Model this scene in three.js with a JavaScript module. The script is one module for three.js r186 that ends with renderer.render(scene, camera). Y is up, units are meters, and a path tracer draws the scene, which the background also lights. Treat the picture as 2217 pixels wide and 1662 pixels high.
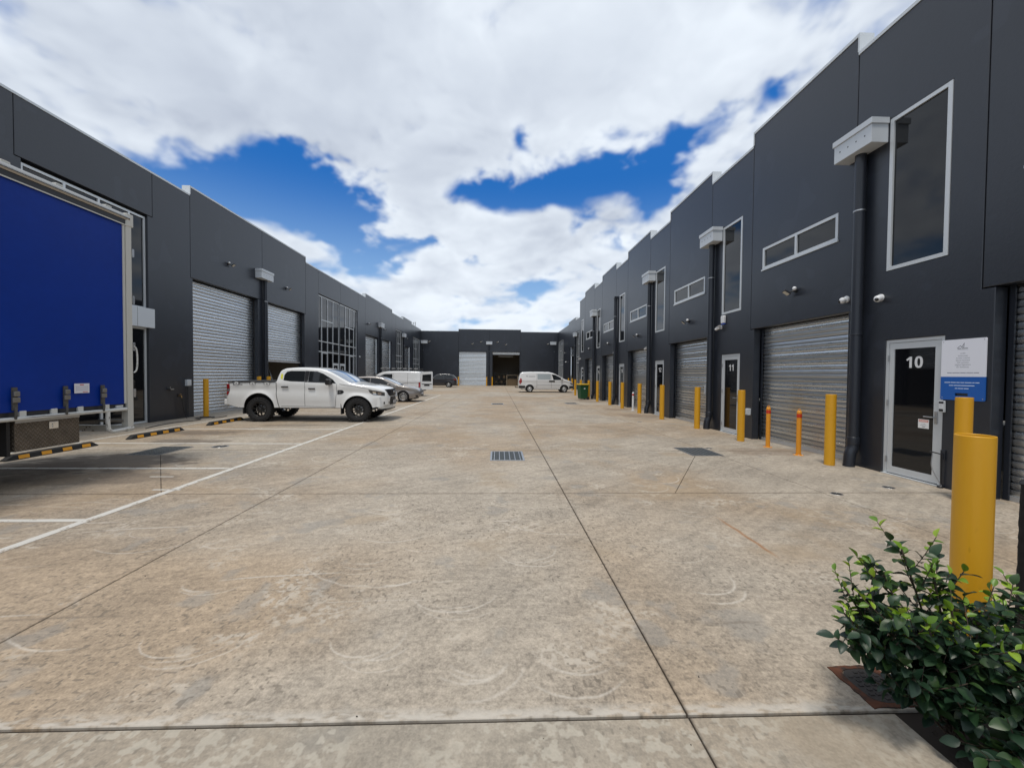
import * as THREE from 'three';
import { mergeGeometries, toCreasedNormals } from 'three/addons/utils/BufferGeometryUtils.js';
import { RoundedBoxGeometry } from 'three/addons/geometries/RoundedBoxGeometry.js';
import { ImprovedNoise } from 'three/addons/math/ImprovedNoise.js';
import { FontLoader } from 'three/addons/loaders/FontLoader.js';
import { TextGeometry } from 'three/addons/geometries/TextGeometry.js';

// ---------------------------------------------------------------- camera, sky, sun, exposure
const scene = new THREE.Scene();
const camera = new THREE.PerspectiveCamera(2 * Math.atan(831 / 870) * 180 / Math.PI, 1024 / 767, 0.05, 900);
camera.position.set(0, 1.62, 0);
camera.rotation.order = 'YXZ';
camera.rotation.set(-Math.atan(20 / 870), -2.0 * Math.PI / 180, 0.0085);
const renderer = new THREE.WebGLRenderer({ antialias: true });
renderer.setSize(1024, 767);
renderer.toneMapping = THREE.LinearToneMapping;
renderer.toneMappingExposure = 1.16;
renderer.shadowMap.enabled = true;

const sun = new THREE.DirectionalLight(new THREE.Color().setRGB(1, 0.94, 0.85), 2.0);
sun.position.set(-8, 60, 16);
sun.target.position.set(-1, 0, -24);
sun.position.add(sun.target.position);
sun.castShadow = true;
sun.shadow.radius = 20;
Object.assign(sun.shadow.camera, { left: -60, right: 60, top: 60, bottom: -60, near: 1, far: 200 });
sun.shadow.mapSize.set(4096, 4096);
scene.add(sun, sun.target);

const clamp = (x, a = 0, b = 1) => Math.min(b, Math.max(a, x));
const lerp = (a, b, t) => a + (b - a) * t;
const sst = (a, b, x) => { const t = clamp((x - a) / (b - a)); return t * t * (3 - 2 * t); };
const mix3 = (a, b, t) => [lerp(a[0], b[0], t), lerp(a[1], b[1], t), lerp(a[2], b[2], t)];
let seed = 20240517;
const rnd = () => { seed = (seed * 1664525 + 1013904223) >>> 0; return seed / 4294967296; };
const rr = (a, b) => a + (b - a) * rnd();
const perlin = new ImprovedNoise();
const fbm3 = (x, y, z, n) => { let s = 0, a = 0.5; for (let i = 0; i < n; i++) { s += a * perlin.noise(x, y, z); x = x * 2.03 + 7.1; y = y * 2.03 + 3.7; z = z * 2.03 + 1.3; a *= 0.5; } return s; };

{ // broken cloud over deep blue; the clearings lie where the photograph shows them, and the same broken cloud goes on all round
  const w = 2048, h = 1024, data = new Float32Array(w * h * 4);
  // clearings: azimuth, elevation, half widths in degrees, strength
  const gaps = [[-30, 21.4, 8, 3.0, 1.2], [-37, 19.8, 6, 2.2, 1.0], [-28.8, 24.8, 3.4, 2.0, 0.8], [-22.5, 20.6, 4.6, 3.4, 1.15], [-19.8, 17.0, 3.4, 2.8, 1.0], [-16.2, 14.4, 3.4, 1.3, 0.95], [-11.8, 16.9, 3.6, 1.1, 0.85],
    [-5.2, 24.2, 3.2, 1.2, 0.85], [1.2, 23.4, 4.6, 1.6, 0.95], [8.5, 24.8, 5.2, 2.0, 1.1], [15.5, 26.0, 4.6, 2.3, 1.1], [20.8, 24.8, 3.2, 2.6, 1.0], [3.2, 30.2, 1.5, 1.5, 0.85], [24.5, 28.6, 2.2, 2.4, 0.6], [28.3, 30.4, 1.8, 1.1, 0.5], [35, 31.3, 1.5, 0.8, 0.45],
    [22.3, 22.0, 2.2, 1.2, 0.7], [9.8, 19.3, 1.7, 1.2, 0.65], [17, 17.5, 2.2, 1.0, 0.6], [12.6, 21.4, 2.2, 0.7, 0.5], [5.4, 12.2, 2.0, 0.7, 0.6], [-3.5, 16.0, 1.6, 0.6, 0.4], [24.5, 16.5, 1.5, 0.8, 0.4], [-24, 13.2, 2.0, 0.6, 0.3]];
  const banks = [[-12.4, 25.6, 3.0, 2.2, 0.9], [-9.2, 21.6, 3.4, 2.0, 0.9], [-30, 29.5, 16, 4, 0.8], [-2, 18.6, 5, 1.9, 0.8], [-27, 14.8, 7, 2.2, 0.8], [12, 35, 20, 4, 0.6], [16.5, 21.0, 3.6, 1.6, 0.7], [28, 22, 3, 3.4, 0.5], [0, 5, 30, 4, 0.7], [0, 14.4, 8, 1.2, 0.5], [-6, 28.6, 9, 2.4, 0.6]];
  for (let j = 0; j < h; j++) {
    const el = ((j + 0.5) / h - 0.5) * Math.PI, eld = el * 57.2958;
    for (let i = 0; i < w; i++) {
      const k = (j * w + i) * 4;
      data[k + 3] = 1;
      if (eld < -1) { data[k] = 0.24; data[k + 1] = 0.22; data[k + 2] = 0.19; continue; }
      const th = ((i + 0.5) / w - 0.5) * 2 * Math.PI, x = Math.cos(el) * Math.cos(th), z = Math.cos(el) * Math.sin(th), y = Math.max(Math.sin(el), 0);
      const s = 4.2 / (y + 0.55), px = x * s, pz = z * s, py = y * s * 2.2;
      const w1 = fbm3(px * 0.9 + 11, py * 0.9, pz * 0.9, 4), w2 = fbm3(px * 0.9 - 5, py * 0.9 + 7, pz * 0.9, 4);
      const n = fbm3(px * 1.25 + w1 * 0.7, py * 1.25 + w2 * 0.7, pz * 1.25, 7), rag = fbm3(px * 6 + w1 * 2, py * 6 + w2 * 2, pz * 6, 4);
      const above = fbm3(px * 1.25 + w1 * 0.7, (py + 0.16) * 1.25 + w2 * 0.7, pz * 1.25, 5);
      const az = Math.atan2(x, -z) * 57.2958 + w1 * 4.5 + rag * 1.6, e = eld + w2 * 2.6 + rag * 1.2;
      let g = 0, c = 0;
      for (const [a, b, ra, rb, q] of gaps) { const d = ((az - a) / ra) ** 2 + ((e - b) / rb) ** 2; if (d < 9) g += q * Math.exp(-d * 0.75); }
      for (const [a, b, ra, rb, q] of banks) { const d = ((az - a) / ra) ** 2 + ((e - b) / rb) ** 2; if (d < 9) c += q * Math.exp(-d * 0.75); }
      const low = sst(17, 11, eld), dens = 0.84 - low * 0.13 + n * (0.95 + low * 0.55) + rag * 0.34 + c * 0.32 - Math.min(g, 1.35) * 0.80;
      const cover = sst(0.20, 0.78, dens);
      const blue = mix3([0.30, 0.50, 0.76], [0.020, 0.135, 0.44], sst(4, 26, eld));
      const big = fbm3(px * 0.42 + 31, py * 0.42, pz * 0.42, 4);
      const lit = 0.66 + big * 0.75 + ((n - above) * 1.15 + rag * 0.22) * (1 - 0.55 * sst(0.75, 1.15, dens) * sst(16, 26, eld)) - sst(0.75, 1.3, dens) * 0.22 + low * 0.06 + w1 * 0.25;
      const white = mix3([0.44, 0.49, 0.58], [0.76, 0.82, 0.89], clamp(lit));
      const col = mix3(blue, white, cover);
      const f = mix3(col, [0.66, 0.74, 0.83], sst(7, 0, eld) * 0.5);
      data[k] = f[0]; data[k + 1] = f[1]; data[k + 2] = f[2];
    }
  }
  const sky = new THREE.DataTexture(data, w, h, THREE.RGBAFormat, THREE.FloatType);
  sky.mapping = THREE.EquirectangularReflectionMapping;
  sky.magFilter = sky.minFilter = THREE.LinearFilter;
  sky.needsUpdate = true;
  scene.background = sky;
  scene.environment = sky;
}

// ---------------------------------------------------------------- helpers
const used = {};
function numbered(n) { const k = used[n] = (used[n] ?? -1) + 1; return k ? `${n}_${String(k).padStart(3, '0')}` : n; }
function shade(o) { o.traverse((m) => { if (m.isMesh) { m.castShadow = true; m.receiveShadow = true; } }); return o; }
function tag(o, label, category, group, kind) { Object.assign(o.userData, { label, category }); if (group) o.userData.group = group; if (kind) o.userData.kind = kind; return o; }
function thing(name, label, category, [x, y, z] = [0, 0, 0], turn = 0, group) {
  const o = new THREE.Group(); o.name = numbered(name); o.position.set(x, y, z); o.rotation.y = turn; scene.add(o);
  return tag(o, label, category, group);
}
function part(name, geo, mat, parent) {
  const g = Array.isArray(geo) ? join(geo) : geo;
  const m = new THREE.Mesh(g, mat); m.name = name; m.castShadow = m.receiveShadow = true; parent.add(m); return m;
}
function join(list) { return list.length === 1 ? list[0] : mergeGeometries(list.map((g) => { const n = g.index ? g.toNonIndexed() : g; for (const a of Object.keys(n.attributes)) if (!['position', 'normal', 'uv'].includes(a)) n.deleteAttribute(a); return n; })); }
function copy(o, label) { const c = o.clone(); c.name = numbered(o.name.replace(/_\d{3}$/, '')); c.userData = { ...o.userData, label }; scene.add(c); return c; }
function metreUV(g) { // uv in metres by the way each face points
  const p = g.attributes.position, n = g.attributes.normal, uv = new Float32Array(p.count * 2);
  for (let i = 0; i < p.count; i++) {
    const ax = Math.abs(n.getX(i)), ay = Math.abs(n.getY(i)), az = Math.abs(n.getZ(i)), x = p.getX(i), y = p.getY(i), z = p.getZ(i);
    if (ay > ax && ay > az) { uv[2 * i] = x; uv[2 * i + 1] = z; } else if (ax > az) { uv[2 * i] = z; uv[2 * i + 1] = y; } else { uv[2 * i] = x; uv[2 * i + 1] = y; }
  }
  g.setAttribute('uv', new THREE.BufferAttribute(uv, 2)); return g;
}
// a box from corner to corner
function bx(x0, x1, y0, y1, z0, z1, r = 0) {
  const g = r ? new RoundedBoxGeometry(x1 - x0, y1 - y0, z1 - z0, 2, r) : new THREE.BoxGeometry(x1 - x0, y1 - y0, z1 - z0);
  g.translate((x0 + x1) / 2, (y0 + y1) / 2, (z0 + z1) / 2); return metreUV(g);
}
const V3 = (x, y, z) => new THREE.Vector3(x, y, z);
function tube(pts, r, seg = 24, rad = 8, closed = false) { return new THREE.TubeGeometry(new THREE.CatmullRomCurve3(pts.map((p) => V3(...p)), closed, 'centripetal'), seg, r, rad, closed); }
function rod(a, b, r, n = 10, r2 = r) {
  const A = V3(...a), B = V3(...b), d = B.clone().sub(A), g = new THREE.CylinderGeometry(r2, r, d.length(), n);
  g.applyQuaternion(new THREE.Quaternion().setFromUnitVectors(V3(0, 1, 0), d.normalize())); const m = A.add(B).multiplyScalar(0.5); return g.translate(m.x, m.y, m.z);
}
function outline(pts, holes = []) { const s = new THREE.Shape(pts.map(([x, y]) => new THREE.Vector2(x, y))); for (const h of holes) s.holes.push(new THREE.Path(h.map(([x, y]) => new THREE.Vector2(x, y)))); return s; }
const rect = (a, b, c, d) => [[a, c], [b, c], [b, d], [a, d]];
function slabOf(pts, depth, holes = [], bevel = 0) { // an outline in x and y given a thickness from z = -depth to 0
  const g = new THREE.ExtrudeGeometry(outline(pts, holes), { depth: depth - 2 * bevel, bevelEnabled: bevel > 0, bevelSize: bevel, bevelThickness: bevel, bevelOffset: -bevel, bevelSegments: 1, curveSegments: 8 });
  return g.translate(0, 0, -depth + bevel);
}
function lathe(pts, n = 24) { return new THREE.LatheGeometry(pts.map(([x, y]) => new THREE.Vector2(x, y)), n); }

// ---------------------------------------------------------------- textures
function tex(w, h, fn, { srgb = true, rep = [1, 1] } = {}) {
  const d = new Uint8Array(w * h * 4);
  for (let j = 0; j < h; j++) for (let i = 0; i < w; i++) { const c = fn(i / w, j / h, i, j), k = (j * w + i) * 4; d[k] = clamp(c[0]) * 255; d[k + 1] = clamp(c[1]) * 255; d[k + 2] = clamp(c[2]) * 255; d[k + 3] = 255; }
  return dtex(d, w, h, srgb, rep);
}
function dtex(d, w, h, srgb, rep = [1, 1]) {
  const t = new THREE.DataTexture(d, w, h); t.wrapS = t.wrapT = THREE.RepeatWrapping; t.magFilter = THREE.LinearFilter; t.minFilter = THREE.LinearMipmapLinearFilter; t.generateMipmaps = true;
  t.repeat.set(...rep); if (srgb) t.colorSpace = THREE.SRGBColorSpace; t.needsUpdate = true; return t;
}
// fast tileable value noise
const LAT = new Float32Array(65536); for (let i = 0; i < 65536; i++) LAT[i] = rnd();
function vn(x, y, per = 256) {
  const xi = Math.floor(x), yi = Math.floor(y), fx = x - xi, fy = y - yi, u = fx * fx * (3 - 2 * fx), v = fy * fy * (3 - 2 * fy);
  const a = ((xi % per) + per) % per, b = (a + 1) % per, c = (((yi % per) + per) % per) * 256, d = ((((yi + 1) % per) + per) % per) * 256;
  const p = LAT[c + a], q = LAT[c + b], r = LAT[d + a], s = LAT[d + b];
  return p + (q - p) * u + (r - p + (p - q - r + s) * u) * v;
}
function vf(x, y, n, per = 256) { let s = 0, a = 0.5, t = 0; for (let i = 0; i < n; i++) { s += a * vn(x + i * 17.3, y + i * 9.1, per); t += a; x *= 2; y *= 2; per = Math.min(256, per * 2); a *= 0.55; } return s / t; }
const lin = (r, g, b) => new THREE.Color().setRGB(r, g, b);
const toS = (v) => v <= 0.0031308 ? v * 12.92 : 1.055 * Math.pow(v, 1 / 2.4) - 0.055;

const bumpWall = tex(512, 512, (u, v) => { const n = vf(u * 64, v * 64, 3, 64) * 0.6 + vf(u * 6, v * 6, 3, 6) * 0.4; return [n, n, n]; }, { srgb: false, rep: [1 / 1.5, 1 / 1.5] });
const mapWall = tex(1024, 1024, (u, v) => {
  const big = vf(u * 5, v * 5, 4, 5) - 0.5, streak = vf(u * 40, v * 3, 3, 3) - 0.5, fine = vf(u * 180, v * 180, 2, 180) - 0.5;
  const patch = sst(0.66, 0.70, vf(u * 11 + 3, v * 11 + 5, 3, 11)) * 0.26 + sst(0.80, 0.86, vf(u * 70 + 3, v * 9, 2, 9)) * sst(0.58, 0.68, vf(u * 8 + 1, v * 8 + 4, 3, 8)) * 0.8;
  const k = 1 + big * 0.24 + streak * 0.08 + fine * 0.10 + patch;
  return [toS(0.0175 * k), toS(0.0212 * k), toS(0.0300 * k)];
}, { rep: [1 / 7, 1 / 7] });
const M = {};
M.wall = new THREE.MeshPhysicalMaterial({ map: mapWall, roughness: 0.34, ior: 1.6, bumpMap: bumpWall, bumpScale: 0.0012 });
M.wallDark = new THREE.MeshStandardMaterial({ color: lin(0.016, 0.017, 0.02), roughness: 0.7 });
M.pipe = new THREE.MeshStandardMaterial({ color: lin(0.020, 0.024, 0.033), roughness: 0.34 });
M.seal = new THREE.MeshStandardMaterial({ color: lin(0.012, 0.012, 0.014), roughness: 0.8 });
M.capping = new THREE.MeshStandardMaterial({ color: lin(0.60, 0.63, 0.65), roughness: 0.42, metalness: 0.1 });
M.whiteMetal = new THREE.MeshStandardMaterial({ color: lin(0.56, 0.60, 0.64), roughness: 0.45 });
M.frame = new THREE.MeshStandardMaterial({ color: lin(0.60, 0.63, 0.65), roughness: 0.36, metalness: 0.2 });
M.glass = new THREE.MeshPhysicalMaterial({ color: lin(0.006, 0.0065, 0.008), roughness: 0.03, ior: 1.5, specularIntensity: 1 });
M.black = new THREE.MeshStandardMaterial({ color: lin(0.012, 0.012, 0.013), roughness: 0.55 });
M.rubber = new THREE.MeshStandardMaterial({ color: lin(0.018, 0.018, 0.019), roughness: 0.85 });
M.plasticBlack = new THREE.MeshStandardMaterial({ color: lin(0.014, 0.014, 0.016), roughness: 0.4 });
M.white = new THREE.MeshStandardMaterial({ color: lin(0.72, 0.73, 0.74), roughness: 0.4 });
M.steel = new THREE.MeshStandardMaterial({ color: lin(0.45, 0.46, 0.47), roughness: 0.35, metalness: 0.9 });
M.interior = new THREE.MeshStandardMaterial({ color: lin(0.30, 0.26, 0.21), roughness: 0.9 });
const galvRough = tex(512, 256, (u, v) => { const n = 0.34 + 0.34 * vf(u * 8, v * 24, 4, 8); return [n, n, n]; }, { srgb: false, rep: [0.5, 2] });
M.galv = [0.60, 0.68, 0.54, 0.64, 0.48].map((v, i) => new THREE.MeshStandardMaterial({ color: lin(v * 0.95, v * 1.0, v * 1.04), roughness: [0.60, 0.50, 0.72, 0.55, 0.66][i], roughnessMap: galvRough, metalness: 0.95 }));
const scuff = tex(256, 1024, (u, v) => { const k = 1 + 0.10 * (vf(u * 4, v * 16, 4, 4) - 0.5) - 0.5 * sst(0.80, 0.86, vf(u * 24, v * 90, 2, 24)) * sst(0.5, 0.75, vf(u * 3, v * 7, 2, 3)); return [toS(0.66 * k), toS(0.335 * k), toS(0.014 * k)]; });
M.yellow = new THREE.MeshStandardMaterial({ map: scuff, roughness: 0.38 });
M.orange = new THREE.MeshStandardMaterial({ color: lin(0.74, 0.30, 0.02), roughness: 0.4 });
M.red = new THREE.MeshStandardMaterial({ color: lin(0.55, 0.035, 0.012), roughness: 0.3 });
M.lampLens = new THREE.MeshStandardMaterial({ color: lin(0.75, 0.72, 0.62), roughness: 0.25 });

// ---------------------------------------------------------------- the yard: cast concrete slabs, joints, painted lines
function concreteAt(x, d) { // colour of the bare slab at x metres across and d metres out: cement paste, laitance, old water stains
  const warm = vf(x * 0.35 + 3, d * 0.35 + 8, 4), blotch = vf(x * 1.6 + 40, d * 1.6 + 11, 5), grain = vf(x * 24, d * 24, 2), fine = vf(x * 66, d * 66, 2), fleck = vn(x * 171 + 3, d * 171), bx2 = x * 0.8 + d * 0.6, bd = d * 0.8 - x * 0.6;
  const drag = vf(bx2 * 1.3 + 9, bd * 13 + 5, 4), broom = vf(x * 6 + 70, d * 60, 2), soft = vf(x * 0.5 + 21, d * 0.9 + 77, 3);
  let c = mix3([0.318, 0.246, 0.172], [0.340, 0.294, 0.236], sst(0.30, 0.68, warm));
  let k = 1 + (blotch - 0.5) * 0.34 + (drag - 0.5) * 0.36 + (grain - 0.5) * 0.36 + (fine - 0.5) * 0.50 + (fleck - 0.5) * 0.34 + (broom - 0.5) * 0.26 + (soft - 0.5) * 0.20;
  c = [c[0] * k, c[1] * k, c[2] * k];
  const pale = sst(0.60, 0.78, vf(x * 2.6 + 90, d * 2.6 + 31, 4)) * sst(0.40, 0.66, vf(x * 30 + 5, d * 30 + 70, 3));
  c = mix3(c, [0.49, 0.435, 0.36], pale * 0.70);
  const tan = sst(0.60, 0.80, vf(x * 1.1 + 15, d * 1.1 + 61, 4)); c = mix3(c, [0.30, 0.215, 0.125], tan * 0.34 * (0.6 + fine * 0.8));
  const grey = sst(0.66, 0.76, vf(x * 2.4 + 130, d * 2.4 + 22, 4)); c = mix3(c, [0.235, 0.225, 0.205], grey * 0.45);
  const pit = sst(0.78, 0.86, vn(x * 47 + 50, d * 47 + 9)) * sst(0.45, 0.66, vf(x * 0.9 + 8, d * 0.9 + 33, 3)); c = mix3(c, [0.13, 0.108, 0.082], pit * 0.6);
  if (d < 1.85) { const p = sst(0.50, 0.66, vf(x * 26 + 2, d * 26 + 17, 3)) * sst(0.40, 0.62, vf(x * 2.3 + 4, d * 2.3 + 7, 4)), q = sst(0.55, 0.72, vf(x * 1.3 + 44, d * 1.3 + 3, 3)); c = mix3(mix3(c, [0.262, 0.236, 0.190], 0.40), [0.46, 0.42, 0.345], p * 0.55); c = mix3(c, [0.27, 0.205, 0.13], q * 0.3); }
  if (d > 1.85 && d < 1.96) c = mix3(c, [0.50, 0.46, 0.40], sst(1.95, 1.87, d) * sst(0.30, 0.62, vf(x * 14, d * 40, 3)) * 0.8);
  // dirt packed along the saw cuts
  const dirt = (t, w) => Math.exp(-((t / w) ** 2)) * (0.35 + 0.65 * vn(x * 31 + 4, d * 31 + 8)), jd = Math.max(dirt(x - 0.92, 0.012), dirt(x + 2.95, 0.010), dirt(x - 4.57, 0.012), dirt(d - 5.45, 0.020), dirt(d - 8.55, 0.026), dirt(d - 13.5, 0.03) * 0.7);
  c = mix3(c, [0.10, 0.075, 0.052], clamp(jd * 0.75));
  // oil and tyre marks left in the parking bays
  if (x < -4.4) for (const [ox, od, a, b, q] of [[-6.9, 7.4, 1.1, 0.55, 0.75], [-7.9, 6.9, 0.9, 0.4, 0.6], [-6.2, 6.3, 1.0, 0.3, 0.45], [-7.3, 9.6, 0.7, 0.25, 0.6], [-7.9, 11.0, 0.8, 0.3, 0.6], [-6.4, 12.6, 0.9, 0.25, 0.4], [-5.6, 18, 1, 0.5, 0.4], [-6.5, 20.5, 1.2, 0.4, 0.5], [-7, 26, 1.4, 0.5, 0.4]]) {
    const r = ((x - ox) / a) ** 2 + ((d - od) / b) ** 2; if (r < 3.2) { const e = sst(0.34, 0.70, vf(x * 3.5 + ox, d * 7, 4) + 0.45 - r * 0.28); c = mix3(c, [0.085, 0.065, 0.05], e * q); }
  }
  if (x > 5.0) for (const [ox, od, a, b, q] of [[6, 16, 1.0, 0.5, 0.45], [5.7, 19, 0.6, 0.35, 0.5], [6, 8.5, 0.9, 0.35, 0.4], [5.6, 25, 0.8, 1.2, 0.35]]) { const r = ((x - ox) / a) ** 2 + ((d - od) / b) ** 2; if (r < 3.2) c = mix3(c, [0.15, 0.10, 0.065], sst(0.34, 0.70, vf(x * 4 + ox, d * 6, 4) + 0.45 - r * 0.28) * q); }
  // rust bled out of one saw cut
  if (x > 2.4 && x < 2.66 && d > 3.3 && d < 4.7) c = mix3(c, [0.27, 0.115, 0.03], Math.exp(-(((x - 2.52 - 0.02 * vn(d * 9, 3)) / 0.018) ** 2)) * sst(3.4, 3.7, d) * sst(4.6, 4.2, d) * 0.8);
  return c;
}
function yardMap(x0, x1, d0, d1, w, h, arcs) {
  const f = new Float32Array(w * h * 3);
  for (let j = 0; j < h; j++) for (let i = 0; i < w; i++) { const c = concreteAt(x0 + (i + 0.5) / w * (x1 - x0), d0 + (j + 0.5) / h * (d1 - d0)), k = (j * w + i) * 3; f[k] = c[0]; f[k + 1] = c[1]; f[k + 2] = c[2]; }
  for (const a of arcs) { // the sweep of the trowelling machine left as pale arcs, and scrapes
    const n = Math.ceil(Math.abs(a.t1 - a.t0) * a.r / 0.004);
    for (let s = 0; s <= n; s++) {
      const t = lerp(a.t0, a.t1, s / n), q = a.r * (1 + 0.03 * vn(t * 6, a.r * 31)), x = a.x + Math.cos(t) * q, d = a.d + Math.sin(t) * q, fade = Math.sin(s / n * Math.PI) ** 0.6;
      const pi = (x - x0) / (x1 - x0) * w, pj = (d - d0) / (d1 - d0) * h, ri = a.w / (x1 - x0) * w, rj = a.w / (d1 - d0) * h;
      for (let jj = Math.floor(pj - rj * 2); jj <= pj + rj * 2; jj++) for (let ii = Math.floor(pi - ri * 2); ii <= pi + ri * 2; ii++) {
        if (ii < 0 || jj < 0 || ii >= w || jj >= h) continue;
        const e = Math.exp(-(((ii - pi) / ri) ** 2 + ((jj - pj) / rj) ** 2)) * fade * a.q * 0.34 * (0.35 + 1.1 * vn(ii * 0.21, jj * 0.21)), k = (jj * w + ii) * 3;
        for (let m = 0; m < 3; m++) f[k + m] = lerp(f[k + m], a.c[m], clamp(e));
      }
    }
  }
  const o = new Uint8Array(w * h * 4);
  for (let k = 0; k < w * h; k++) { for (let m = 0; m < 3; m++) o[k * 4 + m] = toS(clamp(f[k * 3 + m])) * 255; o[k * 4 + 3] = 255; }
  return dtex(o, w, h, true);
}
const arcsNear = [], arcsFar = [];
for (const [x, d, n] of [[-0.28, 3.0, 5], [0.42, 2.35, 4], [-0.75, 2.45, 4], [-0.1, 2.3, 4], [-2.2, 3.2, 5], [-1.2, 3.6, 4], [0.3, 3.7, 4], [-1.9, 2.6, 3], [1.7, 3.1, 3], [0.0, 4.6, 4], [-1.3, 5.0, 4], [2.4, 4.8, 3]]) for (let i = 0; i < n; i++) { const t = -Math.PI / 2 + rr(-0.5, 0.7), sp = rr(0.5, 1.15); arcsNear.push({ x: x + rr(-0.08, 0.08), d: d + rr(-0.05, 0.05), r: rr(0.16, 0.34), t0: t - sp, t1: t + sp, w: rr(0.004, 0.010), q: rr(0.4, 1.0), c: [0.54, 0.49, 0.42] }); }
for (let i = 0; i < 150; i++) { const far = i > 30, big = rnd() < 0.15, t = rr(-0.4, 0.4) - Math.PI / 2 + (rnd() < 0.3 ? Math.PI : 0), sp = rr(0.35, big ? 0.9 : 1.5); (far ? arcsFar : arcsNear).push({ x: rr(-6.5, 5.5), d: far ? rr(5.5, 18) : rr(2.9, 5.4), r: big ? rr(0.5, 0.9) : rr(0.2, 0.42), t0: t - sp, t1: t + sp, w: rr(0.005, 0.011), q: rr(0.3, 0.8), c: [0.56, 0.51, 0.44] }); }
for (let i = 0; i < 46; i++) { const far = i % 2, s = rr(-0.1, 0.1); (far ? arcsFar : arcsNear).push({ x: rr(-7, 4), d: (far ? rr(6, 18) : rr(2, 5.4)) - 9, r: 9, t0: Math.PI / 2 + s, t1: Math.PI / 2 + s + rr(0.03, 0.13), w: rr(0.004, 0.012), q: rr(0.3, 0.8), c: rnd() < 0.6 ? [0.53, 0.49, 0.43] : [0.15, 0.12, 0.09] }); }
const yardBump = tex(1024, 1024, (u, v) => { const n = vf(u * 40, v * 40, 4, 40) * 0.6 + vf(u * 10, v * 90, 2, 10) * 0.25 + vf(u * 230, v * 230, 1, 230) * 0.3; return [n, n, n]; }, { srgb: false });
const zones = [[-7.2, -2.95, 0, 5.45, 1024, 1024, arcsNear], [-2.95, 0.92, 0, 5.45, 1536, 1792, arcsNear], [0.92, 4.57, 0, 5.45, 1536, 1792, arcsNear], [4.57, 8.9, 0, 5.45, 640, 1024, arcsNear], [-11.3, 8.9, 5.45, 18.5, 2048, 1536, arcsFar], [-11.3, 8.9, 18.5, 60, 1024, 1280, []]].map(([x0, x1, d0, d1, w, h, a]) => {
  const b = yardBump.clone(); b.repeat.set((x1 - x0) / 2.6, (d1 - d0) / 2.6); b.needsUpdate = true;
  return { x0, x1, d0, d1, mat: new THREE.MeshStandardMaterial({ map: yardMap(x0, x1, d0, d1, w, h, a), bumpMap: b, bumpScale: 0.0035, roughness: 0.82 }) };
});
const ground = part('ground', bx(-300, 300, -0.5, -0.16, -300, 300), new THREE.MeshStandardMaterial({ color: lin(0.11, 0.10, 0.085), roughness: 0.95 }), scene); ground.userData.kind = 'structure';
const yard = new THREE.Group(); yard.name = 'concrete_yard'; yard.userData.kind = 'structure'; scene.add(yard);
part('joint_filler', bx(-11.3, 8.9, -0.15, -0.016, -59, 7), new THREE.MeshStandardMaterial({ color: lin(0.030, 0.022, 0.016), roughness: 0.95 }), yard);
function slab(pts, row, col) { // pts in x and distance
  const zone = zones[row <= 1 ? col : row <= 4 ? 4 : 5], g = new THREE.ExtrudeGeometry(outline(pts), { depth: 0.1, bevelEnabled: true, bevelSize: 0.004, bevelThickness: 0.004, bevelOffset: -0.004, bevelSegments: 1 });
  const p = g.attributes.position, uv = g.attributes.uv;
  for (let i = 0; i < p.count; i++) uv.setXY(i, (p.getX(i) - zone.x0) / (zone.x1 - zone.x0), (p.getY(i) - zone.d0) / (zone.d1 - zone.d0));
  g.rotateX(-Math.PI / 2).translate(0, -0.104, 0); part('slab', g, zone.mat, yard);
}
{
  const xs = [-11.28, -2.95, 0.92, 4.57, 8.88], ds = [-6.5, 1.85, 5.45, 8.55, 13.5, 18.5, 23.5, 28.5, 33.5, 38.5, 43.5, 48.5, 53.2, 58.4], gp = 0.0045, gr = 0.0042;
  for (let r = 0; r < ds.length - 1; r++) for (let c = 0; c < 4; c++) {
    const a = xs[c] + gp, b = xs[c + 1] - gp, d0 = ds[r] + (r === 1 ? 0.010 : r < 4 ? 0.007 : gp), d1 = ds[r + 1] - (r === 0 ? 0.010 : r < 3 ? 0.007 : gp);
    if (r === 0 && c === 2) { slab([[a, d0], [1.93, d0], [1.93, d1], [a, d1]], r, c); continue; }   // the garden bed takes the rest
    if (r === 2 && c === 2) { slab([[a, d0], [2.47 - gr, d0], [4.35 - gr, d1], [a, d1]], r, c); slab([[2.47 + gr, d0], [b, d0], [b, d1], [4.35 + gr, d1]], r, c); continue; }
    if (r === 2 && c === 0) { slab([[a, d0], [-4.46 - gr, d0], [-6.99 - gr, d1], [a, d1]], r, c); slab([[-4.46 + gr, d0], [b, d0], [b, d1], [-6.99 + gr, d1]], r, c); continue; }
    slab(rect(a, b, d0, d1), r, c);
  }
}
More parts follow.
